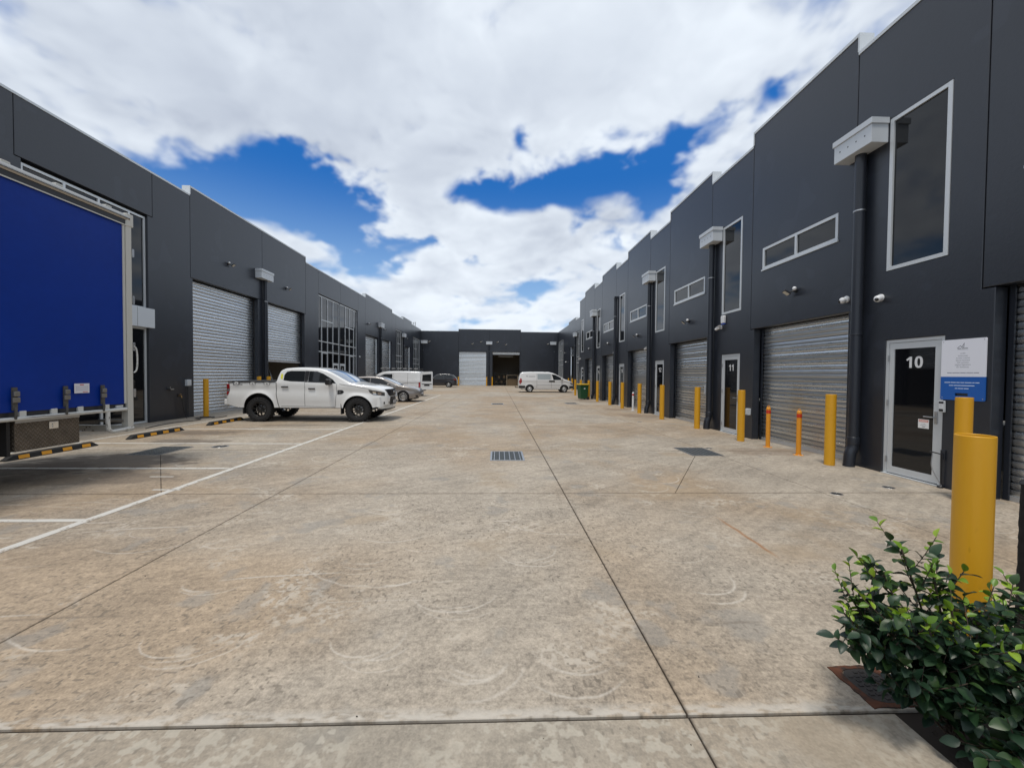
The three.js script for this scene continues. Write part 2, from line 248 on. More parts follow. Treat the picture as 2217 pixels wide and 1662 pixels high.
// painted bay lines, worn through in places, each its own sheet
{
  const paintMap = tex(1024, 256, (u, v) => { const w = vf(u * 60, v * 12, 3, 12), k = 0.93 + 0.12 * (vf(u * 14, v * 6, 3, 6) - 0.5), bare = sst(0.70, 0.77, w); const c = mix3([0.62, 0.60, 0.55], [0.36, 0.31, 0.25], bare); return c.map((q) => toS(q * k)); }, { rep: [0.25, 2] });
  const paint = new THREE.MeshStandardMaterial({ map: paintMap, roughness: 0.7 });
  const lines = new THREE.Group(); lines.name = 'bay_marking'; lines.userData.kind = 'structure'; scene.add(lines);
  const line = (x0, x1, d0, d1) => { const g = new THREE.BoxGeometry(x1 - x0, 0.003, d1 - d0); g.translate((x0 + x1) / 2, 0.0025, -(d0 + d1) / 2); const p = g.attributes.position, uv = g.attributes.uv, along = d1 - d0 > x1 - x0; for (let i = 0; i < p.count; i++) along ? uv.setXY(i, p.getZ(i), p.getX(i)) : uv.setXY(i, p.getX(i), p.getZ(i)); part('painted_line', g, paint, lines); };
  line(-4.50, -4.40, -3, 31.3);
  line(-9.58, -9.50, -3, 31.3);
  for (let i = -2; i <= 11; i++) { const d = 4.48 + 2.42 * i; line(-9.5, -4.5, d - 0.04, d + 0.04); }
  line(-4.72, -4.35, 5.62, 5.66); line(-5.35, -5.0, 6.33, 6.36);
}
// grates: galvanised bars over a dark pit, in a steel surround
function grate(x, d, label) {
  const t = thing('drain_grate', label, 'drain grate', [x, 0, -d], 0, 'drain grates set in the yard');
  part('pit', bx(-0.30, 0.30, 0.0005, 0.002, -0.41, 0.41), M.black, t);
  part('surround', [bx(-0.33, -0.295, 0, 0.009, -0.45, 0.45), bx(0.295, 0.33, 0, 0.009, -0.45, 0.45), bx(-0.295, 0.295, 0, 0.009, -0.45, -0.415), bx(-0.295, 0.295, 0, 0.009, 0.415, 0.45)], M.steel, t);
  for (let i = 0; i < 6; i++) part('bar', bx(-0.25 + i * 0.1 - 0.007, -0.25 + i * 0.1 + 0.007, 0.002, 0.0115, -0.414, 0.414), M.steel, t);
  const f = []; for (let i = 0; i < 20; i++) { const z = -0.39 + i * 0.041; f.push(bx(-0.294, 0.294, 0.002, 0.009, z - 0.0035, z + 0.0035)); } part('cross_bars', f, M.grateBar, t).userData.kind = 'stuff';
  return t;
}
M.grateBar = new THREE.MeshStandardMaterial({ color: lin(0.20, 0.22, 0.23), roughness: 0.6, metalness: 0.5 });
grate(0.19, 7.98, 'square drain grate in the middle of the yard nearest the camera');
grate(4.30, 8.45, 'square drain grate on the right, in front of door 11');
grate(-6.90, 8.45, 'square drain grate in the parking bays beside the blue truck');
grate(-0.02, 22.15, 'far drain grate in the middle of the yard towards the end wall');
grate(4.2, 22.9, 'far drain grate on the right near the green bin');
function roundCover(x, d, r, label) { const t = thing('inspection_cover', label, 'cover', [x, 0, -d], 0, 'small round covers in the concrete'); part('rim', lathe([[r * 0.8, 0], [r * 0.8, 0.004], [r, 0.004], [r, 0]], 20), M.steel, t); part('lid', lathe([[0, 0.0025], [r * 0.8, 0.0025], [r * 0.8, 0]], 20), M.black, t); }
roundCover(4.73, 5.40, 0.075, 'small black round cover out in the concrete in front of door 10');
roundCover(5.79, 5.71, 0.075, 'small black round cover nearest the foot of door 10');
roundCover(4.76, 8.85, 0.07, 'small round cover just beyond the right drain grate');
roundCover(5.01, 13.97, 0.09, 'small round cover in front of door 12');
roundCover(-6.05, 8.95, 0.16, 'brown round cover in the parking bay beyond the grate');
{ // the rusty gatic cover by the garden bed
  const t = thing('manhole_cover', 'rusty rectangular frame with oval cast iron lid beside the shrub', 'manhole cover', [1.99, 0, -2.01], 0.03);
  const rustMap = tex(256, 256, (u, v) => { const n = vf(u * 9, v * 9, 4, 9); const c = mix3([0.115, 0.04, 0.018], [0.035, 0.022, 0.016], sst(0.35, 0.65, n)); return c.map(toS); }, { rep: [2, 2] });
  const rust = new THREE.MeshStandardMaterial({ map: rustMap, roughness: 0.9 });
  const iron = new THREE.MeshStandardMaterial({ color: lin(0.045, 0.040, 0.038), roughness: 0.62, metalness: 0.3 });
  const e = []; for (let i = 0; i < 28; i++) { const a = i / 28 * 2 * Math.PI; e.push([Math.sign(Math.cos(a)) * Math.abs(Math.cos(a)) ** 0.62 * 0.105, Math.sign(Math.sin(a)) * Math.abs(Math.sin(a)) ** 0.62 * 0.118]); }
  const edge = []; for (let i = 0; i < 40; i++) { const q = i / 10, s = Math.floor(q), f = q - s, c = [[-0.135, -0.14], [0.135, -0.14], [0.135, 0.14], [-0.135, 0.14]], a = c[s], b = c[(s + 1) % 4]; edge.push([lerp(a[0], b[0], f) + rr(-0.006, 0.006), lerp(a[1], b[1], f) + rr(-0.006, 0.006)]); }
  part('rusty_frame', slabOf(edge, 0.006, [e]).rotateX(-Math.PI / 2).translate(0, 0.006, 0), rust, t);
  const lid = part('lid', slabOf(e.map(([x, y]) => [x * 0.975, y * 0.975]), 0.005).rotateX(-Math.PI / 2).translate(0, 0.005, 0), iron, t);
  for (let r = -3; r <= 3; r++) for (let c = -2; c <= 2; c++) { const x = c * 0.036 + (r % 2 ? 0.018 : 0), z = r * 0.03; if ((x / 0.085) ** 2 + (z / 0.1) ** 2 < 1.1) part('stud', bx(x - 0.011, x + 0.011, 0.005, 0.0085, z - 0.007, z + 0.007), iron, lid); }
}

// ---------------------------------------------------------------- the warehouse units
// each unit is built along its own front: x along the wall, y up, z out into the yard
const font = await new FontLoader().loadAsync('fonts/droid/droid_sans_bold.typeface.json');
const TURN = { left: Math.PI / 2, right: -Math.PI / 2, end: 0 };
function wallPanel(u, pts, holes = []) { return part('wall_panel', slabOf(pts, 0.18, holes, 0.007), M.wall, u); }
const inset = 0.008;
function panelBox(u, a, b, c, d, holes = []) { return wallPanel(u, rect(a + inset, b - inset, c, d), holes); }
function joint(u, x, c, d) { part('joint_sealant', bx(x - 0.014, x + 0.014, c, d, -0.14, -0.018), M.seal, u); }
function capping(u, a, b, y) { return part('capping', bx(a, b, y - 0.045, y + 0.014, -0.26, 0.016), M.capping, u); }
function capReturn(u, x, y0, y1) { return part('capping', bx(x - 0.016, x + 0.016, y0 + 0.014, y1 - 0.046, -0.26, 0.016), M.capping, u); }
function roofOf(u, a, b, y = 6.9, deep = 13) { part('roof', bx(a, b, y, y + 0.12, -deep, -0.2), M.steelRoof, u); part('back_wall', bx(a, b, 0, y, -deep - 0.2, -deep), M.wallDark, u); }
M.steelRoof = new THREE.MeshStandardMaterial({ color: lin(0.40, 0.41, 0.41), roughness: 0.5, metalness: 0.3 });
const slatCache = {};
function slatGeo(len, pitch, variant) {
  const key = `${len.toFixed(2)}_${pitch}_${variant}`; if (slatCache[key]) return slatCache[key];
  const prof = pitch < 0.1 ? [[-0.03, -0.028], [0.0, 0.004], [0.26, 0.0085], [0.54, 0.009], [0.79, 0.005], [0.82, -0.028], [1.0, -0.030]] : [[-0.02, -0.010], [0.10, 0.004], [0.34, 0.0135], [0.60, 0.0135], [0.82, 0.004], [0.90, -0.012], [1.0, -0.012]], n = 4, pos = [], uv = [], idx = [];
  for (let i = 0; i <= n; i++) for (const [y, z] of prof) { pos.push(-len / 2 + len * i / n, y * pitch, z * pitch / 0.1 + (vn(i * 3.1 + variant * 11, 0.5) - 0.5) * 0.0012); uv.push(len * i / n + variant * 0.37, y * pitch); }
  const m = prof.length; for (let i = 0; i < n; i++) for (let j = 0; j < m - 1; j++) { const a = i * m + j; idx.push(a, a + m, a + 1, a + 1, a + m, a + m + 1); }
  let g = new THREE.BufferGeometry(); g.setAttribute('position', new THREE.Float32BufferAttribute(pos, 3)); g.setAttribute('uv', new THREE.Float32BufferAttribute(uv, 2)); g.setIndex(idx);
  g = toCreasedNormals(g, 0.5); return slatCache[key] = g;
}
function rollerDoor(u, a, b, y0, y1, { pitch = 0.096, back = -0.24, tilt = 0.085, tones = [0, 1, 2, 3, 4], merged = false, label } = {}) {
  const d = new THREE.Group(); d.name = 'roller_door'; u.add(d); d.position.set((a + b) / 2, 0, back); if (label) d.userData.label = label;
  const w = b - a - 0.06, n = Math.round((y1 - y0 - 0.07) / pitch), p = (y1 - y0 - 0.07) / n;
  const all = [];
  for (let i = 0; i < n; i++) {
    const v = Math.floor(rnd() * 3), g = slatGeo(w, pitch, v), y = y0 + 0.07 + i * p, rx = rr(-tilt, tilt);
    if (merged) { all.push(g.clone().scale(1, p / pitch, 1).rotateX(rx).translate(0, y, 0)); continue; }
    const s = part('slat', g, M.galv[tones[Math.floor(rnd() * tones.length)]], d); s.position.y = y; s.scale.y = p / pitch; s.rotation.x = rx;
  }
  if (merged) part('slats', all, M.galv[1], d).userData.kind = 'stuff';
  part('bottom_rail', bx(-w / 2, w / 2, y0 + 0.004, y0 + 0.066, -0.02, 0.022), M.galvRail, d);
  for (const s of [-1, 1]) { const e = s * ((b - a) / 2 - 0.03); part('guide', [bx(e - 0.03, e + 0.03, 0.004, y1, -0.05, -0.02), bx(e - 0.03, e + 0.03, 0.004, y1, 0.022, 0.045)], M.pipe, d); }
  part('hood', bx(-(b - a) / 2, (b - a) / 2, y1 - 0.012, y1 + 0.32, -0.34, 0.03), M.seal, d);
  part('backing', bx(-(b - a) / 2, (b - a) / 2, Math.max(y0, 0.005), y1, -0.055, -0.051), M.seal, d);
  return d;
}
M.galvRail = new THREE.MeshStandardMaterial({ color: lin(0.55, 0.56, 0.57), roughness: 0.5, metalness: 0.6 });
// a frame of bars with a pane in every light
function glazed(u, name, xs, ys, { bar = 0.05, z0 = -0.09, z1 = -0.03, skip = () => false, sill = 0, label } = {}) {
  const bars = [], X0 = xs[0], X1 = xs.at(-1), Y0 = ys[0], Y1 = ys.at(-1), h = bar / 2, panes = [];
  for (const x of xs) bars.push(bx(x - h, x + h, Y0 - h, Y1 + h, z0, z1));
  for (let j = 0; j < ys.length; j++) for (let i = 0; i < xs.length - 1; i++) if (!skip('bar', i, j)) bars.push(bx(xs[i] + h, xs[i + 1] - h, ys[j] - h, ys[j] + h, z0 + 0.002, z1 - 0.002));
  if (sill) bars.push(bx(X0 - h - 0.02, X1 + h + 0.02, Y0 - h - sill, Y0 - h, z0, z1 + 0.02));
  const f = part(name, bars, M.frame, u); if (label) f.userData.label = label;
  for (let i = 0; i < xs.length - 1; i++) for (let j = 0; j < ys.length - 1; j++) {
    if (skip('pane', i, j)) continue; let k = j + 1; while (k < ys.length - 1 && skip('bar', i, k)) k++;
    if (j > 0 && skip('bar', i, j)) continue;
    part('pane', bx(xs[i] + h, xs[i + 1] - h, ys[j] + h, ys[k] - h, z0 + 0.016, z0 + 0.026), M.glass, f);
  }
  return f;
}
function glazedDoor(u, a, b, y1, num, { z = -0.06, hinge = -1 } = {}) {
  const d = new THREE.Group(); d.name = 'door'; u.add(d);
  part('door_frame', [bx(a, a + 0.05, 0.012, y1, z - 0.06, z), bx(b - 0.05, b, 0.012, y1, z - 0.06, z), bx(a + 0.05, b - 0.05, y1 - 0.05, y1, z - 0.06, z)], M.frame, d);
  const A = a + 0.056, B = b - 0.056, Y = y1 - 0.056;
  part('leaf_frame', [bx(A, A + 0.075, 0.03, Y, z - 0.05, z - 0.008), bx(B - 0.085, B, 0.03, Y, z - 0.05, z - 0.008), bx(A + 0.075, B - 0.085, Y - 0.10, Y, z - 0.05, z - 0.008), bx(A + 0.075, B - 0.085, 0.03, 0.14, z - 0.05, z - 0.008)], M.frame, d);
  part('pane', bx(A + 0.07, B - 0.08, 0.135, Y - 0.095, z - 0.035, z - 0.024), M.glass, d);
  const hx = hinge < 0 ? A + 0.04 : B - 0.045, s = hinge < 0 ? 1 : -1;
  part('handle', [bx(hx - 0.02, hx + 0.02, 0.93, 1.12, z - 0.008, z + 0.004, 0.004), rod([hx, 1.03, z + 0.004], [hx, 1.03, z + 0.05], 0.009), rod([hx, 1.03, z + 0.05], [hx + s * 0.13, 1.03, z + 0.05], 0.009)], M.steel, d);
  for (const hy of [0.25, 1.2, 1.95]) part('hinge', rod([hinge < 0 ? b - 0.052 : a + 0.052, hy - 0.05, z + 0.006], [hinge < 0 ? b - 0.052 : a + 0.052, hy + 0.05, z + 0.006], 0.011), M.steel, d);
  if (num) { const g = new TextGeometry(num, { font, size: 0.18, depth: 0.003, curveSegments: 6 }); g.computeBoundingBox(); const c = g.boundingBox; g.translate((A + B) / 2 - 0.005 - (c.max.x + c.min.x) / 2, y1 - 0.47, z - 0.0235); part('door_number', g, M.white, d); }
  return d;
}
function rainHead(u, x, y = 5.62, w = 0.76, deep = 0.30) {
  const b = part('rain_head', [bx(x - w / 2, x + w / 2, y, y + 0.31, 0.004, deep, 0.004)], M.whiteMetal, u);
  part('lid', bx(x - w / 2 - 0.02, x + w / 2 + 0.02, y + 0.31, y + 0.41, 0.004, deep + 0.022, 0.005), M.whiteMetal, b);
  for (let i = 0; i < 4; i++) { const g = new THREE.CylinderGeometry(0.012, 0.012, 0.004, 10).rotateX(Math.PI / 2); part('overflow_hole', g.translate(x - w * 0.33 + i * w * 0.22, y + 0.17, deep + 0.001), M.seal, b); }
  part('outlet_cowl', lathe([[0.10, 0], [0.10, 0.05], [0.05, 0.09], [0, 0.09]], 12).translate(x - 0.1, y + 0.40, 0.11), M.pipe, b);
}
function downpipe(u, x, top = 5.62, r = 0.085) {
  const p = part('downpipe', [rod([x, 0.42, 0.10], [x, top, 0.10], r, 18), tube([[x, 0.44, 0.10], [x, 0.34, 0.11], [x, 0.22, 0.15], [x, 0.002, 0.17]], r * 1.06, 10, 16)], M.pipe, u);
  for (const y of [top - 1.0, 2.4]) part('bracket', lathe([[r + 0.001, -0.014], [r + 0.007, -0.012], [r + 0.007, 0.012], [r + 0.001, 0.014]], 18).translate(x, y, 0.10), y > 3 ? M.steel : M.pipe, p);
  part('socket', lathe([[r, -0.07], [r + 0.012, -0.06], [r + 0.012, 0.06], [r, 0.07]], 18).translate(x, 0.47, 0.10), M.pipe, p);
}

// right-hand row: two-storey units, 5.04 m each
const XR = 6.6, UW = 5.04, LOW = 7.59, HIGH = 7.93;
const notes = { 9: 'dark warehouse unit nearest the camera at the right edge', 10: 'dark two-storey unit with glass door numbered 10 and blue white sign', 11: 'dark two-storey unit with glass door numbered 11 and two small orange bollards', 12: 'dark two-storey unit with glass door numbered 12', 13: 'dark two-storey unit next beyond door 12, its downpipe without a white rain head', 14: 'dark two-storey unit second from the far end of the right row', 15: 'farthest dark two-storey unit of the right row' };
for (let k = -2; k <= 4; k++) {
  const z0 = 7.3 + UW * k, num = 11 + k, u = thing('warehouse_unit', notes[num], 'building', [XR, 0, -(z0 + UW)], TURN.right, 'right row of two-storey units');
  const w = 2.01;
  // door panel, T-shaped: it runs on under the neighbouring lintel panels
  wallPanel(u, [[-0.08, 0], [0.66, 0], [0.66, 2.26], [1.57, 2.26], [1.57, 0], [2.16, 0], [2.16, 2.842], [w - inset, 2.842], [w - inset, LOW], [inset, LOW], [inset, 2.842], [-0.08, 2.842]], [rect(0.64, 1.58, 3.43, 5.98)]);
  panelBox(u, w, UW, 2.858, HIGH, [rect(2.44, 4.68, 4.27, 4.83)]);
  joint(u, w, 2.86, LOW); joint(u, 0, 2.86, LOW);
  capping(u, 0.0, w - 0.016, LOW); capping(u, w - 0.016, UW + 0.016, HIGH); capReturn(u, w, LOW, HIGH); capReturn(u, UW, LOW, HIGH);
  rollerDoor(u, 2.165, 4.955, 0, 2.86);
  const n2 = glazed(u, 'strip_window', [2.475, 3.56, 4.645], [4.325, 4.795], { sill: 0.035, bar: 0.06, z0: -0.05, z1: 0.006 }); void n2;
  glazed(u, 'tall_window', [0.675, 1.545], [3.465, 5.945], { bar: 0.06, z0: -0.05, z1: 0.006 });
  glazedDoor(u, 0.662, 1.568, 2.256, num > 9 ? String(num) : null, { z: -0.02, hinge: 1 });
  part('threshold', bx(0.66, 1.57, 0.002, 0.014, -0.18, 0.02), M.frame, u);
  if ([10, 11, 12, 14].includes(num)) rainHead(u, 0.23);
  if (num !== 15 && num !== 9) downpipe(u, 0.2, num === 13 ? 5.9 : 5.62);
  if (num === 13) part('scupper', bx(0.08, 0.32, 5.88, 6.0, 0.002, 0.2), M.pipe, u);
  roofOf(u, 0, UW);
}
part('gable_wall', bx(0.06, 0.2, 0, LOW - 0.05, -13, -0.2), M.wall, scene.getObjectByName('warehouse_unit_006'));

// left-hand row
const XL = -11.05, LL = 7.95, LH = 8.25;
function leftUnit(zs, label) { return thing('warehouse_unit', label, 'building', [XL, 0, -zs], TURN.left, 'left row of high units with roller doors'); }
const galvLeft = { pitch: 0.125, back: -0.24, tilt: 0.022, tones: [1, 3, 1, 0] };
function shopGlass(u, xs, { upper, doorBays = [], y1 = 6.43, sidelites = [], nums = {}, box = false } = {}) {
  // lights: ground, fanlight band 2.97-3.62, upper
  const ys = [0.04, 2.97, 3.62, ...(upper ? [4.97] : []), y1];
  const f = glazed(u, 'shopfront', xs, ys, { bar: 0.06, z0: -0.13, z1: -0.07, skip: (k, i, j) => (k === 'bar' && upper && j === 3 && !upper.includes(i)) || (j === 0 && k === 'pane' && doorBays.includes(i)) });
  for (const i of doorBays) { glazedDoor(u, xs[i] + 0.03, xs[i + 1] - 0.03, 2.30, nums[i], { z: -0.075, hinge: i === doorBays[0] ? 1 : -1 }); part('pane', bx(xs[i] + 0.03, xs[i + 1] - 0.03, 2.302, 2.94, -0.114, -0.104), M.glass, f); }
  for (const i of sidelites) { const a = xs[i] + 0.03, b = xs[i + 1] - 0.03; part('sash', [bx(a, a + 0.05, 0.09, 2.93, -0.1, -0.06), bx(b - 0.05, b, 0.09, 2.93, -0.1, -0.06), bx(a + 0.05, b - 0.05, 2.87, 2.93, -0.1, -0.06), bx(a + 0.05, b - 0.05, 0.09, 0.2, -0.1, -0.06)], M.frame, f); }
  return f;
}
{ // first unit: behind the truck
  const u = leftUnit(3.0, 'first dark unit on the left, its glazing behind the blue truck'), s = (z) => z - 3.0;
  wallPanel(u, [[0.008, 0], [s(9.78), 0], [s(9.78), 6.522], [s(9.65) - inset, 6.522], [s(9.65) - inset, LL], [0.008, LL]]);
  panelBox(u, s(9.65), s(13.31), 6.538, LL);
  wallPanel(u, [[s(13.13), 0], [s(14.98), 0], [s(14.98), 4.992], [s(14.88) - inset, 4.992], [s(14.88) - inset, LL], [s(13.31) + inset, LL], [s(13.31) + inset, 6.522], [s(13.13), 6.522]]);
  panelBox(u, s(14.88), s(19.27), 5.008, LH);
  wallPanel(u, rect(s(18.92), s(19.27) - inset, 0, 4.992));
  joint(u, s(9.65), 6.53, LL); joint(u, s(13.31), 6.53, LL); joint(u, s(14.88), 5, LL); joint(u, s(19.27), 0, LH);
  capping(u, 0, s(14.88) - 0.016, LL); capping(u, s(14.88) - 0.016, s(19.27), LH); capReturn(u, s(14.88), LL, LH);
  rollerDoor(u, s(14.985), s(18.915), 0, 5.0, { ...galvLeft, label: 'tall closed galvanised roller door behind the white pickup' });
  shopGlass(u, [9.84, 10.77, 11.66, 12.57, 13.09].map(s));
  const sb = part('sign_box', bx(s(9.9), s(13.24), 3.0, 3.6, -0.06, 0.10, 0.006), M.whiteMetal, u);
  for (const z of [10.9, 11.8, 12.62]) part('panel_joint', bx(s(z) - 0.004, s(z) + 0.004, 3.004, 3.596, 0.098, 0.1012), M.seal, sb);
  rainHead(u, s(19.2), 5.93, 0.95, 0.3); downpipe(u, s(19.35), 5.95, 0.085); roofOf(u, 0, s(19.27));
}
{ // second unit: roller door half up
  const u = leftUnit(19.27, 'dark unit on the left with its roller door half open'), s = (z) => z - 19.27;
  wallPanel(u, rect(inset, s(19.74), 0, 4.992));
  panelBox(u, 0, s(23.5), 5.008, LH);
  wallPanel(u, [[s(23.36), 0], [s(25.17), 0], [s(25.17), 6.492], [s(25.13) - inset, 6.492], [s(25.13) - inset, LL], [s(23.5) + inset, LL], [s(23.5) + inset, 4.992], [s(23.36), 4.992]]);
  panelBox(u, s(25.13), s(28.58), 6.508, LL);
  joint(u, s(23.5), 5, LL); joint(u, s(25.13), 6.5, LL); joint(u, s(28.58), 6.5, LL);
  capping(u, 0, s(23.5) + 0.016, LH); capping(u, s(23.5) + 0.016, s(28.58), LL); capReturn(u, s(23.5), LL, LH);
  rollerDoor(u, s(19.745), s(23.355), 2.16, 5.0, { ...galvLeft, label: 'galvanised roller door rolled half way up' });
  shopGlass(u, [25.22, 25.77, 26.66, 27.5, 28.5].map(s), { upper: [1, 2], doorBays: [3], nums: { 3: '2' }, sidelites: [1] });
  part('pier', bx(s(28.53), s(28.58), 0, 6.49, -0.13, -0.05), M.wall, u);
  // the room behind the half-open door
  part('room', [bx(s(19.35), s(23.9), 0.004, 0.012, -7, -0.3), bx(s(19.35), s(23.9), 0, 6.8, -7.1, -7), bx(s(19.3), s(19.35), 0, 6.8, -7, -0.3), bx(s(23.9), s(23.95), 0, 6.8, -7, -0.3), bx(s(19.35), s(23.9), 6.7, 6.8, -7, -0.3)], M.interior, u);
  roofOf(u, 0, s(28.58));
}
{ // third
  const u = leftUnit(28.58, 'dark unit on the left with glazed front and door numbered 3'), s = (z) => z - 28.58;
  part('pier', bx(0.0, 0.05, 0, 6.49, -0.13, -0.05), M.wall, u);
  panelBox(u, 0, s(32.16), 6.508, LL);
  wallPanel(u, [[s(32.0), 0], [s(33.95), 0], [s(33.95), 4.892], [s(33.85) - inset, 4.892], [s(33.85) - inset, LL], [s(32.16) + inset, LL], [s(32.16) + inset, 6.492], [s(32.0), 6.492]]);
  panelBox(u, s(33.85), s(37.98), 4.908, LH);
  wallPanel(u, rect(s(37.45), s(37.98) - inset, 0, 4.892));
  joint(u, s(32.16), 6.5, LL); joint(u, s(33.85), 4.9, LL); joint(u, s(37.98), 0, LH);
  capping(u, 0, s(33.85) - 0.016, LL); capping(u, s(33.85) - 0.016, s(37.98), LH); capReturn(u, s(33.85), LL, LH);
  rollerDoor(u, s(33.955), s(37.445), 0, 4.9, { ...galvLeft, pitch: 0.17 });
  shopGlass(u, [28.66, 29.68, 30.5, 31.4, 31.94].map(s), { upper: [1, 2], doorBays: [0], nums: { 0: '3' }, sidelites: [2] });
  rainHead(u, s(37.95), 5.9, 0.95); downpipe(u, s(38.05), 5.92); roofOf(u, 0, s(37.98));
}
{ // fourth
  const u = leftUnit(37.98, 'dark unit on the left behind the white van roof rack'), s = (z) => z - 37.98;
  wallPanel(u, rect(inset, s(38.5), 0, 4.892));
  panelBox(u, 0, s(42.25), 4.908, LH);
  wallPanel(u, [[s(42.15), 0], [s(43.85), 0], [s(43.85), 6.442], [s(43.77) - inset, 6.442], [s(43.77) - inset, LL], [s(42.25) + inset, LL], [s(42.25) + inset, 4.892], [s(42.15), 4.892]]);
  panelBox(u, s(43.77), s(47.1), 6.458, LL);
  joint(u, s(42.25), 4.9, LL); joint(u, s(43.77), 6.45, LL); joint(u, s(47.1), 4.9, LL);
  capping(u, 0, s(42.25) + 0.016, LH); capping(u, s(42.25) + 0.016, s(47.1), LL); capReturn(u, s(42.25), LL, LH);
  rollerDoor(u, s(38.505), s(42.145), 0, 4.9, { ...galvLeft, pitch: 0.17 });
  shopGlass(u, [43.9, 44.7, 45.5, 46.3, 47.03].map(s), { y1: 6.4, upper: [1, 2], doorBays: [3] });
  rainHead(u, s(47.0), 5.85, 0.95); downpipe(u, s(47.15), 5.9); roofOf(u, 0, s(47.1));
}
{ // fifth, in the corner
  const u = leftUnit(47.1, 'farthest dark unit of the left row, in the corner'), s = (z) => z - 47.1;
  wallPanel(u, rect(inset, s(48.0), 0, 4.892));
  panelBox(u, 0, s(51.69), 4.908, LH);
  wallPanel(u, [[s(51.2), 0], [s(52.55), 0], [s(52.55), 6.442], [s(52.5) - inset, 6.442], [s(52.5) - inset, LL], [s(51.69) + inset, LL], [s(51.69) + inset, 4.892], [s(51.2), 4.892]]);
  wallPanel(u, [[s(57.3), 0], [s(57.88), 0], [s(57.88), LL], [s(52.5) + inset, LL], [s(52.5) + inset, 6.458], [s(57.3), 6.458]]);
  capping(u, 0.016, s(51.69) + 0.016, LH); capReturn(u, 0, LL, LH); capping(u, s(51.69) + 0.016, s(57.88), LL); capReturn(u, s(51.69), LL, LH);
  rollerDoor(u, s(48.005), s(51.195), 0, 4.9, { ...galvLeft, pitch: 0.17 });
  shopGlass(u, [52.6, 53.6, 54.6, 55.5, 56.4, 57.25].map(s), { y1: 6.4, upper: [1, 2], doorBays: [4] });
  roofOf(u, 0, s(57.88));
}
// the end wall of the yard
{
  const u = thing('warehouse_unit', 'dark unit at the far end with closed silver roller door', 'building', [XL, 0, -57.9], 0, 'two units across the far end'), s = (x) => x - XL;
  panelBox(u, -0.17, s(-5.7), 0, 7.80);
  panelBox(u, s(-5.7), s(-1.27), 4.908, 8.10); wallPanel(u, rect(s(-1.67), s(-1.27) - inset, 0, 4.892));
  joint(u, s(-5.7), 4.9, 7.8); joint(u, s(-1.27), 0, 8.1);
  capping(u, 0, s(-5.7) - 0.016, 7.80); capping(u, s(-5.7) - 0.016, s(-1.27), 8.10); capReturn(u, s(-5.7), 7.8, 8.1);
  rollerDoor(u, s(-5.69), s(-1.675), 0, 4.9, { pitch: 0.19, tilt: 0.06, tones: [1, 0, 1] });
  rainHead(u, s(-1.3), 5.92, 0.86); downpipe(u, s(-1.3), 5.94); rainHead(u, s(-10.55), 5.98, 0.9); downpipe(u, s(-10.75), 6.0); roofOf(u, 0, s(-1.27));
  const v = thing('warehouse_unit', 'dark unit at the far end with its roller door wide open', 'building', [-1.27, 0, -57.9], 0, 'two units across the far end'), q = (x) => x + 1.27;
  wallPanel(v, rect(inset, q(-0.86), 0, 4.892)); panelBox(v, 0, q(3.25), 4.908, 8.10); panelBox(v, q(3.25), q(8.76), 0, 7.80);
  wallPanel(v, rect(q(3.15), q(3.25) - inset, 0, 4.892)); joint(v, q(3.25), 0, 7.8);
  capping(v, 0, q(3.25) + 0.016, 8.10); capping(v, q(3.25) + 0.016, q(8.6), 7.80); capReturn(v, q(3.25), 7.8, 8.1);
  rollerDoor(v, q(-0.855), q(3.145), 4.48, 4.9, { pitch: 0.19, tilt: 0.06, tones: [1, 0] });
  rainHead(v, q(7.9), 5.98, 0.85); downpipe(v, q(8.1), 6.0);
  part('room', [bx(q(-1.0), q(5.2), 0.004, 0.012, -9, -0.3), bx(q(-1.0), q(5.2), 0, 6.8, -9.1, -9), bx(q(-1.05), q(-1.0), 0, 6.8, -9, -0.3), bx(q(5.2), q(5.25), 0, 6.8, -9, -0.3), bx(q(-1.0), q(5.2), 6.7, 6.8, -9, -0.3)], M.interior, v);
  roofOf(v, 0, q(8.6));
}
